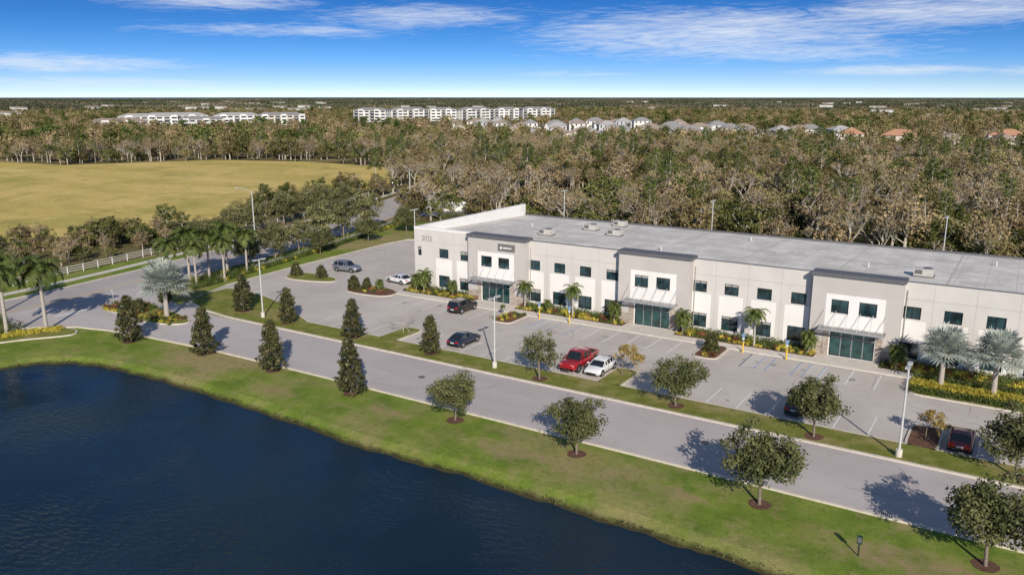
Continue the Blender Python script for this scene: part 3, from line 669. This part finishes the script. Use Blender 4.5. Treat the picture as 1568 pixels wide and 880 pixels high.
it=[(rr.uniform(-104,-97),rr.uniform(59.9,64),.12,rr.uniform(.3,.55),rr.choice((1,1,1,3))) for _ in range(60)]+[(x,59.8,.1,.25,rr.choice((1,2))) for x in np.arange(-103,-89,.45)]+[(rr.uniform(-95,-89.5),rr.uniform(60,62.8),.12,.3,rr.choice((1,1,2,3))) for _ in range(40)]
shrubs("island_shrubs",it,72,SM_)
it=[(rr.uniform(-110,-101),rr.uniform(42,49),.1,rr.uniform(.5,.9),1) for _ in range(55)]+[(-100.9+rr.uniform(-.8,.8)+(y-46)*.5,y,.1,.35,2) for y in np.arange(42.5,51.5,.35) for _ in (0,1,2)]
shrubs("entrance_hedge",it,73,SM_)
hl=offset_line(pub[18:36],-11.5); it=[]
for i in range(len(hl)-1):
    a=Vector(hl[i]);b=Vector(hl[i+1]); n=max(1,int((b-a).length/.7))
    for k in range(n): p_=a.lerp(b,k/n); it.append((p_.x,p_.y,.1,rr.uniform(.6,.85),1)); it.append((p_.x+.9,p_.y,.1,.45,rr.choice((1,1,1,2))))
shrubs("roadside_hedge",it,74,SM_)
it=[]
for y in np.arange(72,88,.5): it+= [(-106.5-.1*(y-72)+rr.uniform(-1.8,1.8),y,.05,rr.uniform(.35,.8),rr.choice((1,1,1,1,1,2))) for _ in (0,1)]
shrubs("palm_bed_shrubs",it,75,SM_)
t=TB(77)
t.cyl((-60,47.6,-.3),(-60,47.6,-.2),.02,.02,3)
sh2=offset_loop(P,-.35*sg)
for i in range(len(sh2)):
    x,y=sh2[i]
    if y<38: continue
    x2,y2=sh2[(i+1)%len(sh2)]
    L_=math.hypot(x2-x,y2-y); k=int(L_/.22)
    for q in range(k):
        f=q/k; 
        if math.sin((x+(x2-x)*f)*.9)+math.sin((x+(x2-x)*f)*.37+1)+rr.gauss(0,.5)<-.3: continue
        t.clump((x+(x2-x)*f+rr.gauss(0,.08),y+(y2-y)*f+rr.gauss(0,.12),-.36),rr.uniform(.08,.22),9,.075,rr.random(),1.1,1,.1)
link(bpy.data.objects.new("shore_weeds",t.mesh("shore_weeds",[m_bark,leafmat("weed_leaves",(.05,.055,.02),(.2,.2,.07),rnd=0)])))
# ------------------------------------------------------------------ forest (instanced)
lf_g=leafmat("forest_leaves_green",(.045,.06,.018),(.18,.185,.06),rnd=.34,alt=(.23,.17,.085),altr=(.5,1.0),trans=0)
lf_b=leafmat("forest_leaves_brown",(.17,.125,.07),(.42,.32,.18),rnd=.30,alt=(.22,.20,.08),trans=0)
lf_p=leafmat("forest_leaves_pine",(.045,.07,.02),(.14,.17,.05),rnd=.25,trans=0)
def coll(name,meshes):
    c=bpy.data.collections.new(name)
    for i,me in enumerate(meshes):
        c.objects.link(bpy.data.objects.new("%s_%02d"%(name,i),me))
    return c
def pine(name,seed,h=13):
    t=TB(seed); r=t.r; t.cyl((0,0,0),(0,0,h*.95),.17,.05,5)
    for i in range(24):
        z=h*(.5+.5*(i/24)); a=i*2.4; R=1.9*(1-(z/h-.5)*1.5)*r.uniform(.6,1.1)+.2; c=np.array([math.cos(a)*R,math.sin(a)*R,z]); t.cyl((0,0,z-.4),c,.05,.02,3); t.clump(c,.7,30,.22,r.uniform(.2,.8),.6)
    return t.mesh(name,[m_gbark,lf_p])
G1=[m_gbark,lf_g];G2=[m_gbark,lf_b]
near=[oak("fo0",101,9.5,4.6,48,42,.27,G1,.25,.22,.16),oak("fo1",102,9,4.1,42,42,.27,G1,.3,.2,.2),oak("fo2",103,8.5,4.0,38,34,.27,G2,.3,.2,.2),
 oak("fo3",104,10.5,4.0,44,26,.24,G2,.35,.24,.3,.8),baretree("fo4",105,10,G2,5,1,.2,.25,.42),baretree("fo5",106,11,G2,5,2,.22,.27,.45),pine("fo6",107),baretree("fo7",108,9,G1,5,4,.22,.22,.5),
 oak("fo8",109,5.5,3.4,30,38,.24,G1,.15,.14,.05),palm("fo9",110,8,1.8,18,.6,.17,G1,n=5)]
def lowtree(name,seed,h,rad,n,size,mat):
    t=TB(seed); t.cyl((0,0,0),(0,0,h*.6),.2,.1,4)
    for i in range(14):
        d=t.r.normal(size=3); d/=np.linalg.norm(d); t.clump((d[0]*rad*.6,d[1]*rad*.6,h*.62+d[2]*h*.26),rad*.42,n//14,size,t.r.uniform(.05,.95))
    return t.mesh(name,[m_gbark,mat])
mid=[lowtree("mo%d"%i,120+i,h,r_,240,.57,mt) for i,(h,r_,mt) in enumerate(((9.5,5.0,lf_g),(8.5,4.6,lf_g),(9,4.8,lf_b),(10,4.6,lf_b),(11,3.4,lf_p),(7.5,4.8,lf_b)))]+[baretree("mo6",131,11,G2,4,3,.35,.32,.45)]
lf_f=leafmat("distant_leaves",(.05,.068,.04),(.16,.165,.095),rnd=.38,alt=(.18,.15,.10),trans=0)
def patch(name,seed,S=130,nt=100):
    t=TB(seed); t.cyl((0,0,0),(0,0,1),.1,.1,3); r=t.r
    for i in range(nt):
        x,y=r.uniform(-S/2,S/2,2); h=r.uniform(5,10.5); t.clump((x,y,h*.62),h*.5,18,1.7,r.uniform(.05,.95),.75,1,.6)
    return t.mesh(name,[m_gbark,lf_f])
farp=[patch("pt%d"%i,140+i) for i in range(4)]
def scatter(name,pts,col):
    V=[(p[0],p[1],p[2]) for p in pts]; me=bpy.data.meshes.new(name); me.from_pydata(V,[],[])
    for nm,ty,k in (('sc','FLOAT',3),('rz','FLOAT',4),('ix','INT',5)):
        a=me.attributes.new(nm,ty,'POINT'); a.data.foreach_set('value',[p[k] for p in pts])
    o=bpy.data.objects.new(name,me); link(o)
    ng=bpy.data.node_groups.new(name,'GeometryNodeTree'); ng.interface.new_socket(name='Geometry',in_out='INPUT',socket_type='NodeSocketGeometry'); ng.interface.new_socket(name='Geometry',in_out='OUTPUT',socket_type='NodeSocketGeometry')
    gi=ng.nodes.new('NodeGroupInput');go=ng.nodes.new('NodeGroupOutput'); ip=ng.nodes.new('GeometryNodeInstanceOnPoints'); ci=ng.nodes.new('GeometryNodeCollectionInfo')
    ci.inputs['Collection'].default_value=col; ci.inputs['Separate Children'].default_value=True; ci.inputs['Reset Children'].default_value=True
    def attr(nm,ty):
        a=ng.nodes.new('GeometryNodeInputNamedAttribute'); a.data_type=ty; a.inputs['Name'].default_value=nm
        return next(s for s in a.outputs if s.enabled and s.name=='Attribute')
    cb=ng.nodes.new('ShaderNodeCombineXYZ'); L_=ng.links.new
    L_(gi.outputs[0],ip.inputs['Points']); L_(ci.outputs[0],ip.inputs['Instance']); ip.inputs['Pick Instance'].default_value=True
    L_(attr('ix','INT'),ip.inputs['Instance Index']); L_(attr('rz','FLOAT'),cb.inputs[2]); L_(cb.outputs[0],ip.inputs['Rotation']); L_(attr('sc','FLOAT'),ip.inputs['Scale'])
    L_(ip.outputs[0],go.inputs[0]); md=o.modifiers.new('gn','NODES'); md.node_group=ng; return o
def dline(x,y,L_): return min(math.hypot(x-a,y-b) for a,b in L_)
clear=[[(-470,600),(-245,455),(-90,560),(-150,640),(-330,700)],[(-150,480),(0,500),(60,600),(-60,600)],[(-660,380),(-560,420),(-560,560),(-700,650),(-800,520)],[(-520,580),(-420,690),(-480,960),(-760,760)]]
from math import sin
def dens(x,y): return .5+.25*sin(x*.031+y*.017)+.25*sin(y*.043-x*.013+1.3)
def blocked(x,y):
    if inpoly(x,y,field): return True
    if x>-118 and y<146: return True
    if y<175 and dline(x,y,pub)<(17.5 if x<-135 or y<140 else 13): return True
    if y<240 and dline(x,y,side)<8: return True
    if y<60: return x>-131
    if x>-131 and y<100: return True
    return False
R2=random.Random(11)
def sect(d0,d1,n):
    for _ in range(n):
        a=math.radians(R2.uniform(-12,76)); d=math.sqrt(R2.uniform(d0*d0,d1*d1)); yield -math.sin(a)*d,math.cos(a)*d,d
NP=[]
for x,y,d in sect(110,430,4300):
    if blocked(x,y) or any(inpoly(x,y,c) for c in clear): continue
    belt=x<-131 and y<185 and x>-185
    if belt:
        if R2.random()<.2: continue
        wts=(2,2,2,2,.6,.6,.0,1.0,4,.0); s=R2.uniform(.4,.65)
        if y<104: s*=.7
    else:
        q=dens(x,y)
        if R2.random()<.18 and q<.45: continue
        wts=(3.2*q,2.8*q,1.8,1.9,2.8*(1.3-q),3.0*(1.3-q),1.1,1.8,1.5,.5); s=R2.uniform(.55,1.2)
    NP.append((x,y,0,s,R2.uniform(0,6.28),R2.choices(range(10),wts)[0]))
for i in range(160):
    x=R2.uniform(-115,60); y=R2.uniform(147,162); NP.append((x,y,0,R2.uniform(.6,1.05),R2.uniform(0,6.28),R2.choice((0,2,4,5,7,7,8,3,5,5,4,4,8,1))))
for i in range(60):
    x=R2.uniform(-172,-133); y=R2.uniform(62,102)
    if not inpoly(x,y,field): NP.append((x,y,0,R2.uniform(.25,.5),R2.uniform(0,6.28),R2.choice((8,8,2,3,0,7))))
for x,y,s in ((-146,86,1.2),(-148.5,88,1.35),(-151,86,1.1),(-153,90,1.2),(-144,92,1.0),(-150,92,1.1)): NP.append((x,y,0,s*.8,1.0,8))
for i in range(46):
    k=R2.randrange(34,47); sd=R2.choice((-13,19,24)); q=offset_line(pub,sd)[k]
    if q[1]<175 and (sd>0 or q[1]>146): NP.append((q[0]+R2.uniform(-2,2),q[1]+R2.uniform(-2,2),0,R2.uniform(.6,.8),R2.uniform(0,6.28),R2.choice((0,1,0,8))))
scatter("forest",NP,coll("forest_tree_kinds",near))
MP=[]
for x,y,d in sect(425,1500,10500):
    if inpoly(x,y,field) or any(inpoly(x,y,c) for c in clear): continue
    q=dens(x*.35,y*.35)
    if q<.3 and R2.random()<.35: continue
    MP.append((x,y,0,R2.uniform(.65,1.25),R2.uniform(0,6.28),R2.choices(range(7),(4.4*q,4.4*q,2.2,2.2,1.3,1.8,1.6))[0]))
scatter("forest",MP,coll("forest_tree_kinds_b",mid))
FP=[]
for x,y,d in sect(1450,8000,3400):
    if dens(x*.09,y*.05)<.22: continue
    FP.append((x,y,0,R2.uniform(.7,1.2)*(1 if d<4000 else 1.2),R2.uniform(0,6.28),R2.randrange(4)))
scatter("distant_forest",FP,coll("forest_patch_kinds",farp))
# ------------------------------------------------------------------ distant houses
def house(name,w_,d_,h_,rh,wc,rc):
    mb=MB(); mb.box(-w_/2,-d_/2,0,w_/2,d_/2,h_,0); e=.5; a,b=w_/2+e,d_/2+e; k=max(a-b,.5)
    z=h_-.05; mb.poly([(-a,-b,z),(a,-b,z),(k,0,h_+rh),(-k,0,h_+rh)],1);mb.poly([(a,b,z),(-a,b,z),(-k,0,h_+rh),(k,0,h_+rh)],1);mb.poly([(a,-b,z),(a,b,z),(k,0,h_+rh)],1);mb.poly([(-a,b,z),(-a,-b,z),(-k,0,h_+rh)],1)
    for f in range(2 if h_>4.5 else 1):
        for q in range(4):
            x=-w_/2+w_*(q+.5)/4; mb.box(x-.6,-d_/2-.03,1+f*3,x+.6,-d_/2-.002,2.4+f*3,2); mb.box(x-.6,d_/2+.002,1+f*3,x+.6,d_/2+.03,2.4+f*3,2)
        for q in range(3):
            y=-d_/2+d_*(q+.5)/3; mb.box(w_/2+.002,y-.6,1+f*3,w_/2+.03,y+.6,2.4+f*3,2); mb.box(-w_/2-.03,y-.6,1+f*3,-w_/2-.002,y+.6,2.4+f*3,2)
    mb.box(w_*.1,-d_/2-3,0,w_*.42,-d_/2-.01,2.8,0); mb.poly([(w_*.07,-d_/2-3.4,2.8),(w_*.45,-d_/2-3.4,2.8),(w_*.36,-d_/2-.02,4.2),(w_*.16,-d_/2-.02,4.2)],1)
    return mb.build(name,[wc,rc,m_frame],do_link=False).data
hw=[plain("stucco_white",(.7,.69,.66),.8),plain("stucco_beige",(.6,.54,.46),.8),plain("stucco_grey",(.5,.5,.5),.8)]
hr=[plain("roof_grey",(.27,.26,.255),.9),plain("roof_lightgrey",(.40,.385,.37),.9),plain("roof_brown",(.32,.25,.2),.9),plain("roof_terracotta",(.48,.25,.15),.9)]
HS=[house("h%d"%i,w_,d_,h_,rh,hw[a],hr[b]) for i,(w_,d_,h_,rh,a,b) in enumerate(((16,12,5.8,2.6,0,0),(18,13,3.2,3,0,1),(14,12,6,2.4,2,1),(18,14,3.4,3,1,2),(20,14,5.5,3.2,1,3),(16,12,5.8,2.4,0,2)))]
def houses(P_,step,kinds,ang):
    xs_=[p[0] for p in P_];ys_=[p[1] for p in P_]; y=min(ys_); row=0
    while y<max(ys_):
        x=min(xs_)
        while x<max(xs_):
            if inpoly(x,y,P_) and R2.random()<.88:
                o=bpy.data.objects.new("suburban_house",HS[R2.choice(kinds)]); o.location=(x+R2.uniform(-3,3),y+R2.uniform(-4,4),0); o.rotation_euler=(0,0,ang+R2.choice((0,math.pi,1.57))+R2.uniform(-.2,.2)); o.scale=(1,1,R2.uniform(1.0,1.25)); link(o)
            x+=step
        y+=step*(1.35 if row%2 else 1.9); row+=1
houses(clear[0],24,(0,1,2,5,0,3),.5)
houses(clear[1],27,(4,4,4,3),.2)
YP=[]
for c in clear:
    for _ in range(150):
        x=R2.uniform(min(p[0] for p in c),max(p[0] for p in c)); y=R2.uniform(min(p[1] for p in c),max(p[1] for p in c))
        if inpoly(x,y,c): YP.append((x,y,0,R2.uniform(.35,.65),R2.uniform(0,6.28),R2.choice((0,1,4))))
scatter("garden_trees",YP,coll("garden_tree_kinds",mid))
def apartment(x,y,L_,rz,fl=4,wall=0,roof=0):
    mb=MB(); H=fl*3.3; D_=16; n=int(L_/6)
    mb.box(-L_/2,-D_/2,0,L_/2,D_/2,H,0)
    for i in range(n):
        x0=-L_/2+L_*i/n; bw=L_/n
        if i%3==1: mb.box(x0+.3,-D_/2-1.6,0,x0+bw-.3,-D_/2-.01,H+.9,1)
        for f in range(fl):
            zz_=f*3.3+.9; yy=-D_/2-(1.63 if i%3==1 else .03)
            mb.box(x0+.9,yy,zz_,x0+bw-.9,yy+.022,zz_+1.6,2)
            if i%3==0: mb.box(x0+.3,-D_/2-1.5,f*3.3,x0+bw-.3,-D_/2-.04,f*3.3+.2,1); mb.box(x0+.3,-D_/2-1.5,f*3.3+.2,x0+bw-.3,-D_/2-1.42,f*3.3+1.1,3)
    for f in range(fl):
        for s_ in (-1,1):
            for yy in (-5,0,5): mb.box(s_*(L_/2+.015)-.012,yy-.8,f*3.3+.9,s_*(L_/2+.015)+.012,yy+.8,f*3.3+2.5,2)
    e=.6;a,b=L_/2+e,D_/2+e;rh=2.6;k=a-b
    for q in ([(-a,-b,H),(a,-b,H),(k,0,H+rh),(-k,0,H+rh)],[(a,b,H),(-a,b,H),(-k,0,H+rh),(k,0,H+rh)],[(a,-b,H),(a,b,H),(k,0,H+rh)],[(-a,b,H),(-a,-b,H),(-k,0,H+rh)]): mb.poly(q,3)
    mb.build("apartment_building",[hw[wall],m_apt,m_frame,hr[roof]],loc=(x,y,0),rz=rz)
m_apt=plain("apt_trim",(.74,.73,.7),.8)
for i in range(6):
    f=i/5; x=-640+f*112; y=712+f*178; apartment(x,y,(40,46,36,46,30,42)[i],math.radians((15,62,30,68,35,50)[i]),4)
for x,y,l,rz,w_,r_,fl_ in ((-700,440,46,70,1,2,2),(-715,480,52,55,0,1,3),(-690,520,50,62,0,0,2),(-680,555,44,50,0,1,3),(-650,585,48,48,1,0,3),(-730,520,60,60,0,1,3)): apartment(x,y,l,math.radians(rz),fl_,w_,r_)
mb=MB()
for i in range(130):
    a=math.radians(R2.choice((R2.uniform(-8,12),R2.uniform(45,70),R2.uniform(-8,70)))); d=R2.uniform(1100,3600); x,y=-math.sin(a)*d,math.cos(a)*d
    w_=R2.uniform(12,30);q=R2.uniform(10,18);h=R2.uniform(6,10.5); mb.box(x-w_/2,y-q/2,0,x+w_/2,y+q/2,h,0); mb.prism([(x-w_/2-.5,y-q/2-.5),(x+w_/2+.5,y-q/2-.5),(x+w_/2+.5,y+q/2+.5),(x-w_/2-.5,y+q/2+.5)],h,h+1.2,1)
mb.build("distant_town",[hw[0],hr[2]])
mb=MB(); mb.box(-4.5,-.15,0,4.5,.15,2.4,0); mb.box(-4.5,.15,0,-4.2,5,2.4,0); mb.box(4.2,.15,0,4.5,5,2.4,0); mb.build("white_wall",[hw[0]],loc=(-122,163,0),rz=.4)
# ------------------------------------------------------------------ lamps
m_pole=plain("pole_grey",(.55,.55,.53),.45,.1); m_lh=plain("lamp_head",(.42,.42,.42),.5)
def lamp(x,y,h=7.6,z=.1):
    mb=MB(); mb.cyl((0,0,-.1),(0,0,.65),.26,.26,12,1); mb.cyl((0,0,.65),(0,0,h),.10,.075,8,0)
    for s in (-1,1):
        mb.box(min(0,s*.5),-.04,h-.12,max(0,s*.5),.04,h-.04,0); x0,x1=sorted((s*.35,s*.95)); mb.box(x0,-.18,h-.16,x1,.18,h+.0,2)
    mb.build("street_lamp",[m_pole,m_conc,m_lh],loc=(x,y,z),rz=1.57,bevel=.01)
for x,y,h,z in ((-81.7,68.4,7.7,.12),(-45.2,67.8,7.7,.12),(-6.0,66.9,7.7,.12),(-95.8,117,7.6,0),(-75,137,10.5,0),(-45.6,137,10.5,0),(-9.5,137,10.5,0)): lamp(x,y,h,z)
def cobra(x,y,h,ang):
    mb=MB(); mb.cyl((0,0,0),(0,0,h),.14,.09,8,0); p=Vector((0,0,h-.1))
    for i in range(6): q=p+Vector((.6,0,.22*(1-i/5))); mb.cyl(p,q,.05,.045,6,0); p=q
    mb.box(p.x,-.14,p.z-.07,p.x+.7,.14,p.z+.08,0); mb.build("street_lamp",[m_pole],loc=(x,y,0),rz=ang)
cobra(-136.4,165,9.5,2.6); cobra(-134.5,112,9,3.3)
def access_sign(x,y):
    mb=MB(); mb.cyl((0,0,0),(0,0,1.1),.085,.085,10,0); mb.cyl((0,0,1.1),(0,0,1.15),.085,.04,10,0); mb.cyl((0,0,1.15),(0,0,2.25),.03,.03,6,2); mb.box(-.15,-.045,1.8,.15,-.03,2.25,1); mb.box(-.15,-.045,1.55,.15,-.03,1.72,3)
    mb.build("accessible_parking_sign",[m_yellow,m_blue,m_metal,m_paint],loc=(x,y,0))
for x,y in ((-51.2,87.3),(-46.8,87.3),(-24.7,87.3),(-19.9,87.3)): access_sign(x,y)
mb=MB(); mb.cyl((0,0,0),(0,0,1.2),.05,.05,8,0); mb.box(-.16,-.06,.85,.16,.06,1.4,0); mb.box(-.12,-.065,.95,.12,-.061,1.3,1); mb.build("post_sign",[plain("dark_green",(.02,.04,.03),.5),m_cap],loc=(-6.1,50.1,0))
sgn=MB(); sgn.cyl((0,0,0),(0,0,2.3),.04,.04,6,0); 
P8=[(.38*math.cos(a),.38*math.sin(a)) for a in np.arange(8)*math.pi/4+math.pi/8]
sgn.poly([(-.05,a,2.2+b) for a,b in P8[::-1]],1); sgn.poly([(-.045,a,2.2+b) for a,b in P8],2)
sgn.build("stop_sign",[m_metal,plain("sign_red",(.5,.02,.02),.5),m_metal],loc=(-103.6,61.5,.14),rz=.2)
mb=MB(); mb.box(-.6,-.3,0,.6,.3,.04); 
for i in range(8): mb.box(-.5+i*.13,-.25,.041,-.44+i*.13,.25,.05,1)
mb.build("storm_drain",[m_conc,m_frame],loc=(-5.5,56.6,.02))
for x in (-50,-74,-20): 
    mb=MB(); mb.cyl((0,0,0),(0,0,.03),.35,.35,16); mb.build("manhole_cover",[m_cap],loc=(x,61.5,.02))
# ------------------------------------------------------------------ cars
m_tyre=plain("tyre",(.02,.02,.02),.8); m_rim=plain("rim",(.45,.45,.46),.3,.8); m_cg=plain("car_glass",(.012,.015,.018),.05,spec=.8); m_hl=plain("headlight",(.7,.7,.7),.15); m_tl=plain("taillight",(.45,.01,.01),.2); m_trim=plain("black_trim",(.02,.02,.022),.6)
def car(name,kind,color,x,y,rz,metal=.3):
    par=empty(name,(x,y,.025),rz); paint=plain("car_paint_"+name,color,.28,metal,coat=1,var=.03)
    if kind=='sedan':
        Lx=2.35; W=.91
        prof=[(-2.35,.45,.78),(-2.25,.30,.92),(-1.7,.24,1.0),(-1.0,.24,.98),(0,.24,.96),(.9,.24,.95),(1.5,.24,.88),(2.0,.26,.76),(2.27,.32,.64),(2.35,.42,.56)]
        cab=[(-1.95,.98,.0),(-1.2,1.36,1),(-.6,1.45,1),(.1,1.44,1),(.55,1.33,1),(1.25,.93,0)]; wb=1.42; wr=.34; cb0=1.0; tr=.70
    elif kind=='suv':
        Lx=2.35; W=.96
        prof=[(-2.35,.5,.95),(-2.28,.36,1.08),(-1.6,.3,1.12),(0,.3,1.1),(.9,.3,1.1),(1.5,.3,1.06),(2.05,.32,.98),(2.3,.4,.82),(2.36,.5,.7)]
        cab=[(-2.25,1.1,0),(-2.0,1.66,1),(-1.2,1.76,1),(0,1.76,1),(.4,1.68,1),(1.05,1.1,0)]; wb=1.42; wr=.38; cb0=1.1; tr=.76
    else:
        Lx=2.9; W=1.0
        prof=[(-2.9,.6,1.08),(-2.85,.5,1.14),(-1.0,.42,1.14),(0,.4,1.14),(1.2,.4,1.14),(1.9,.4,1.12),(2.6,.42,1.06),(2.85,.5,.95),(2.92,.6,.75)]
        cab=[(-1.05,1.13,0),(-.9,1.82,1),(-.3,1.9,1),(.5,1.9,1),(.75,1.84,1),(1.45,1.13,0)]; wb=1.85; wr=.42; cb0=1.1; tr=.76
    mb=MB(); R_=[]
    for i,(px,zb,zt) in enumerate(prof):
        e=min(1,(Lx+.04-abs(px))/.55); w_=W*(.80+.20*math.sqrt(max(0,e)))
        sec=[(w_*.86,zb),(w_,zb+.12),(w_*1.0,zb+(zt-zb)*.6),(w_*.95,zt-.03),(w_*.82,zt+.01),(0,zt+.035)]
        sec=sec+[(-a,b) for a,b in sec[-2::-1]]; R_.append([(px,a,b) for a,b in sec])
    n=len(R_[0])
    for i in range(len(R_)-1):
        for j in range(n-1): mb.poly([R_[i][j],R_[i+1][j],R_[i+1][j+1],R_[i][j+1]],0)
    mb.poly(R_[0],0); mb.poly(R_[-1][::-1],0)
    me=mb.build("body",[paint],parent=par).data
    bm=bmesh.new(); bm.from_mesh(me); bmesh.ops.remove_doubles(bm,verts=bm.verts,dist=.001); bmesh.ops.recalc_face_normals(bm,faces=bm.faces); bm.to_mesh(me); bm.free()
    me.polygons.foreach_set('use_smooth',[True]*len(me.polygons))
    c=MB(); S=[]; zmx=max(q[1] for q in cab)
    for px,zt,k in cab:
        wb_=W*.90; wt=W*tr
        f=(zt-cb0+.08)/(zmx-cb0+.08); wt2=wb_+(wt-wb_)*max(0,min(1,f)); zl=min(zt,cb0)-.06
        S.append([(px,wb_,zl),(px,wt2,zt-.05),(px,wt2*.86,zt),(px,0,zt+.02),(px,-wt2*.86,zt),(px,-wt2,zt-.05),(px,-wb_,zl)])
    for i in range(len(S)-1):
        roof=cab[i][2] and cab[i+1][2]
        for j in range(6):
            c.poly([S[i][j],S[i+1][j],S[i+1][j+1],S[i][j+1]],1 if ((j in (0,5)) or not roof) else 0)
    c.build("cabin",[paint,m_cg],parent=par)
    p=MB()
    for s in (-1,1):
        def Pn(q,f): 
            a=S[q][0 if s>0 else 6]; b=S[q][1 if s>0 else 5]; return (a[0]+(b[0]-a[0])*f,(a[1]+(b[1]-a[1])*f)*1.012,a[2]+(b[2]-a[2])*f)
        for q in range(1,len(S)-1): p.cyl(Pn(q,0),Pn(q,1),.035,.03,5,0)
        for q in range(len(S)-1): p.cyl(Pn(q,1),Pn(q+1,1),.035,.035,5,0)
        y0,y1=sorted((s*(W-.02),s*(W+.19))); p.box(cab[-1][0]-.35,y0,cb0,cab[-1][0]-.2,y1,cb0+.14,0)
        f=prof[-2];r_=prof[1]
        p.box(Lx-.22,s*W*.62-.2,f[2]-.12,Lx-.06,s*W*.62+.2,f[2]+.04,1); p.box(-Lx-.015,s*W*.66-.18,r_[2]-.22,-Lx+.15,s*W*.66+.18,r_[2]-.04,2)
        for xx in (-1.0,.1): p.box(xx,s*(W+.002)-.006,.5,xx+.02,s*(W+.002)+.006,.98,3)
        p.box(-wb+.4,s*W-.03,.26,wb-.4,s*W+.008,.36,3)
    p.box(Lx-.06,-.5,.36,Lx+.02,.5,.52,3); p.box(-Lx-.02,-.55,.42,-Lx+.05,.55,.55,3); p.box(-Lx-.03,-.24,.62,-Lx+.02,.24,.74,1)
    p.build("trim",[paint,m_hl,m_tl,m_trim],parent=par)
    if kind=='pickup':
        b=MB(); b.box(-2.8,-.78,1.19,-1.12,.78,1.2,1)
        for s in (-1,1): b.box(-2.88,min(s*.8,s*.97),1.13,-1.08,max(s*.8,s*.97),1.24,0)
        b.box(-2.9,-.8,1.12,-2.82,.8,1.25,0); b.box(-1.12,-.8,1.12,-1.06,.8,1.26,0); b.build("cargo_bed",[paint,m_trim],parent=par)
    for i,(wx_,s) in enumerate(((wb,1),(wb,-1),(-wb,1),(-wb,-1))):
        q=MB(); q.cyl((wx_,s*(W-.22),wr),(wx_,s*(W+.012),wr),wr,wr,18,0); q.cyl((wx_,s*(W+.0),wr),(wx_,s*(W+.02),wr),wr*.62,wr*.58,14,1)
        q.cyl((wx_,s*(W-.1),wr+.03),(wx_,s*(W+.006),wr+.03),wr*1.18,wr*1.18,18,2)
        q.build("wheel_%d"%(i+1),[m_tyre,m_rim,m_trim],parent=par)
h=math.pi/2
car("parked_suv",'suv',(.33,.35,.37),-92.8,95.6,.12,.6)
car("parked_sedan",'sedan',(.72,.72,.72),-80.0,93.6,-.15+math.pi,0)
car("parked_suv",'suv',(.02,.018,.018),-61.9,85.2,h)
car("parked_sedan",'sedan',(.015,.03,.06),-53.1,73.3,h)
car("parked_pickup_truck",'pickup',(.38,.012,.015),-38.0,73.2,-h,.2)
car("parked_sedan",'sedan',(.75,.75,.75),-35.3,73.0,-h,0)
car("parked_sedan",'sedan',(.012,.018,.03),-15.2,73.2,h)
car("parked_sedan",'sedan',(.22,.01,.015),-2.0,72.4,h)
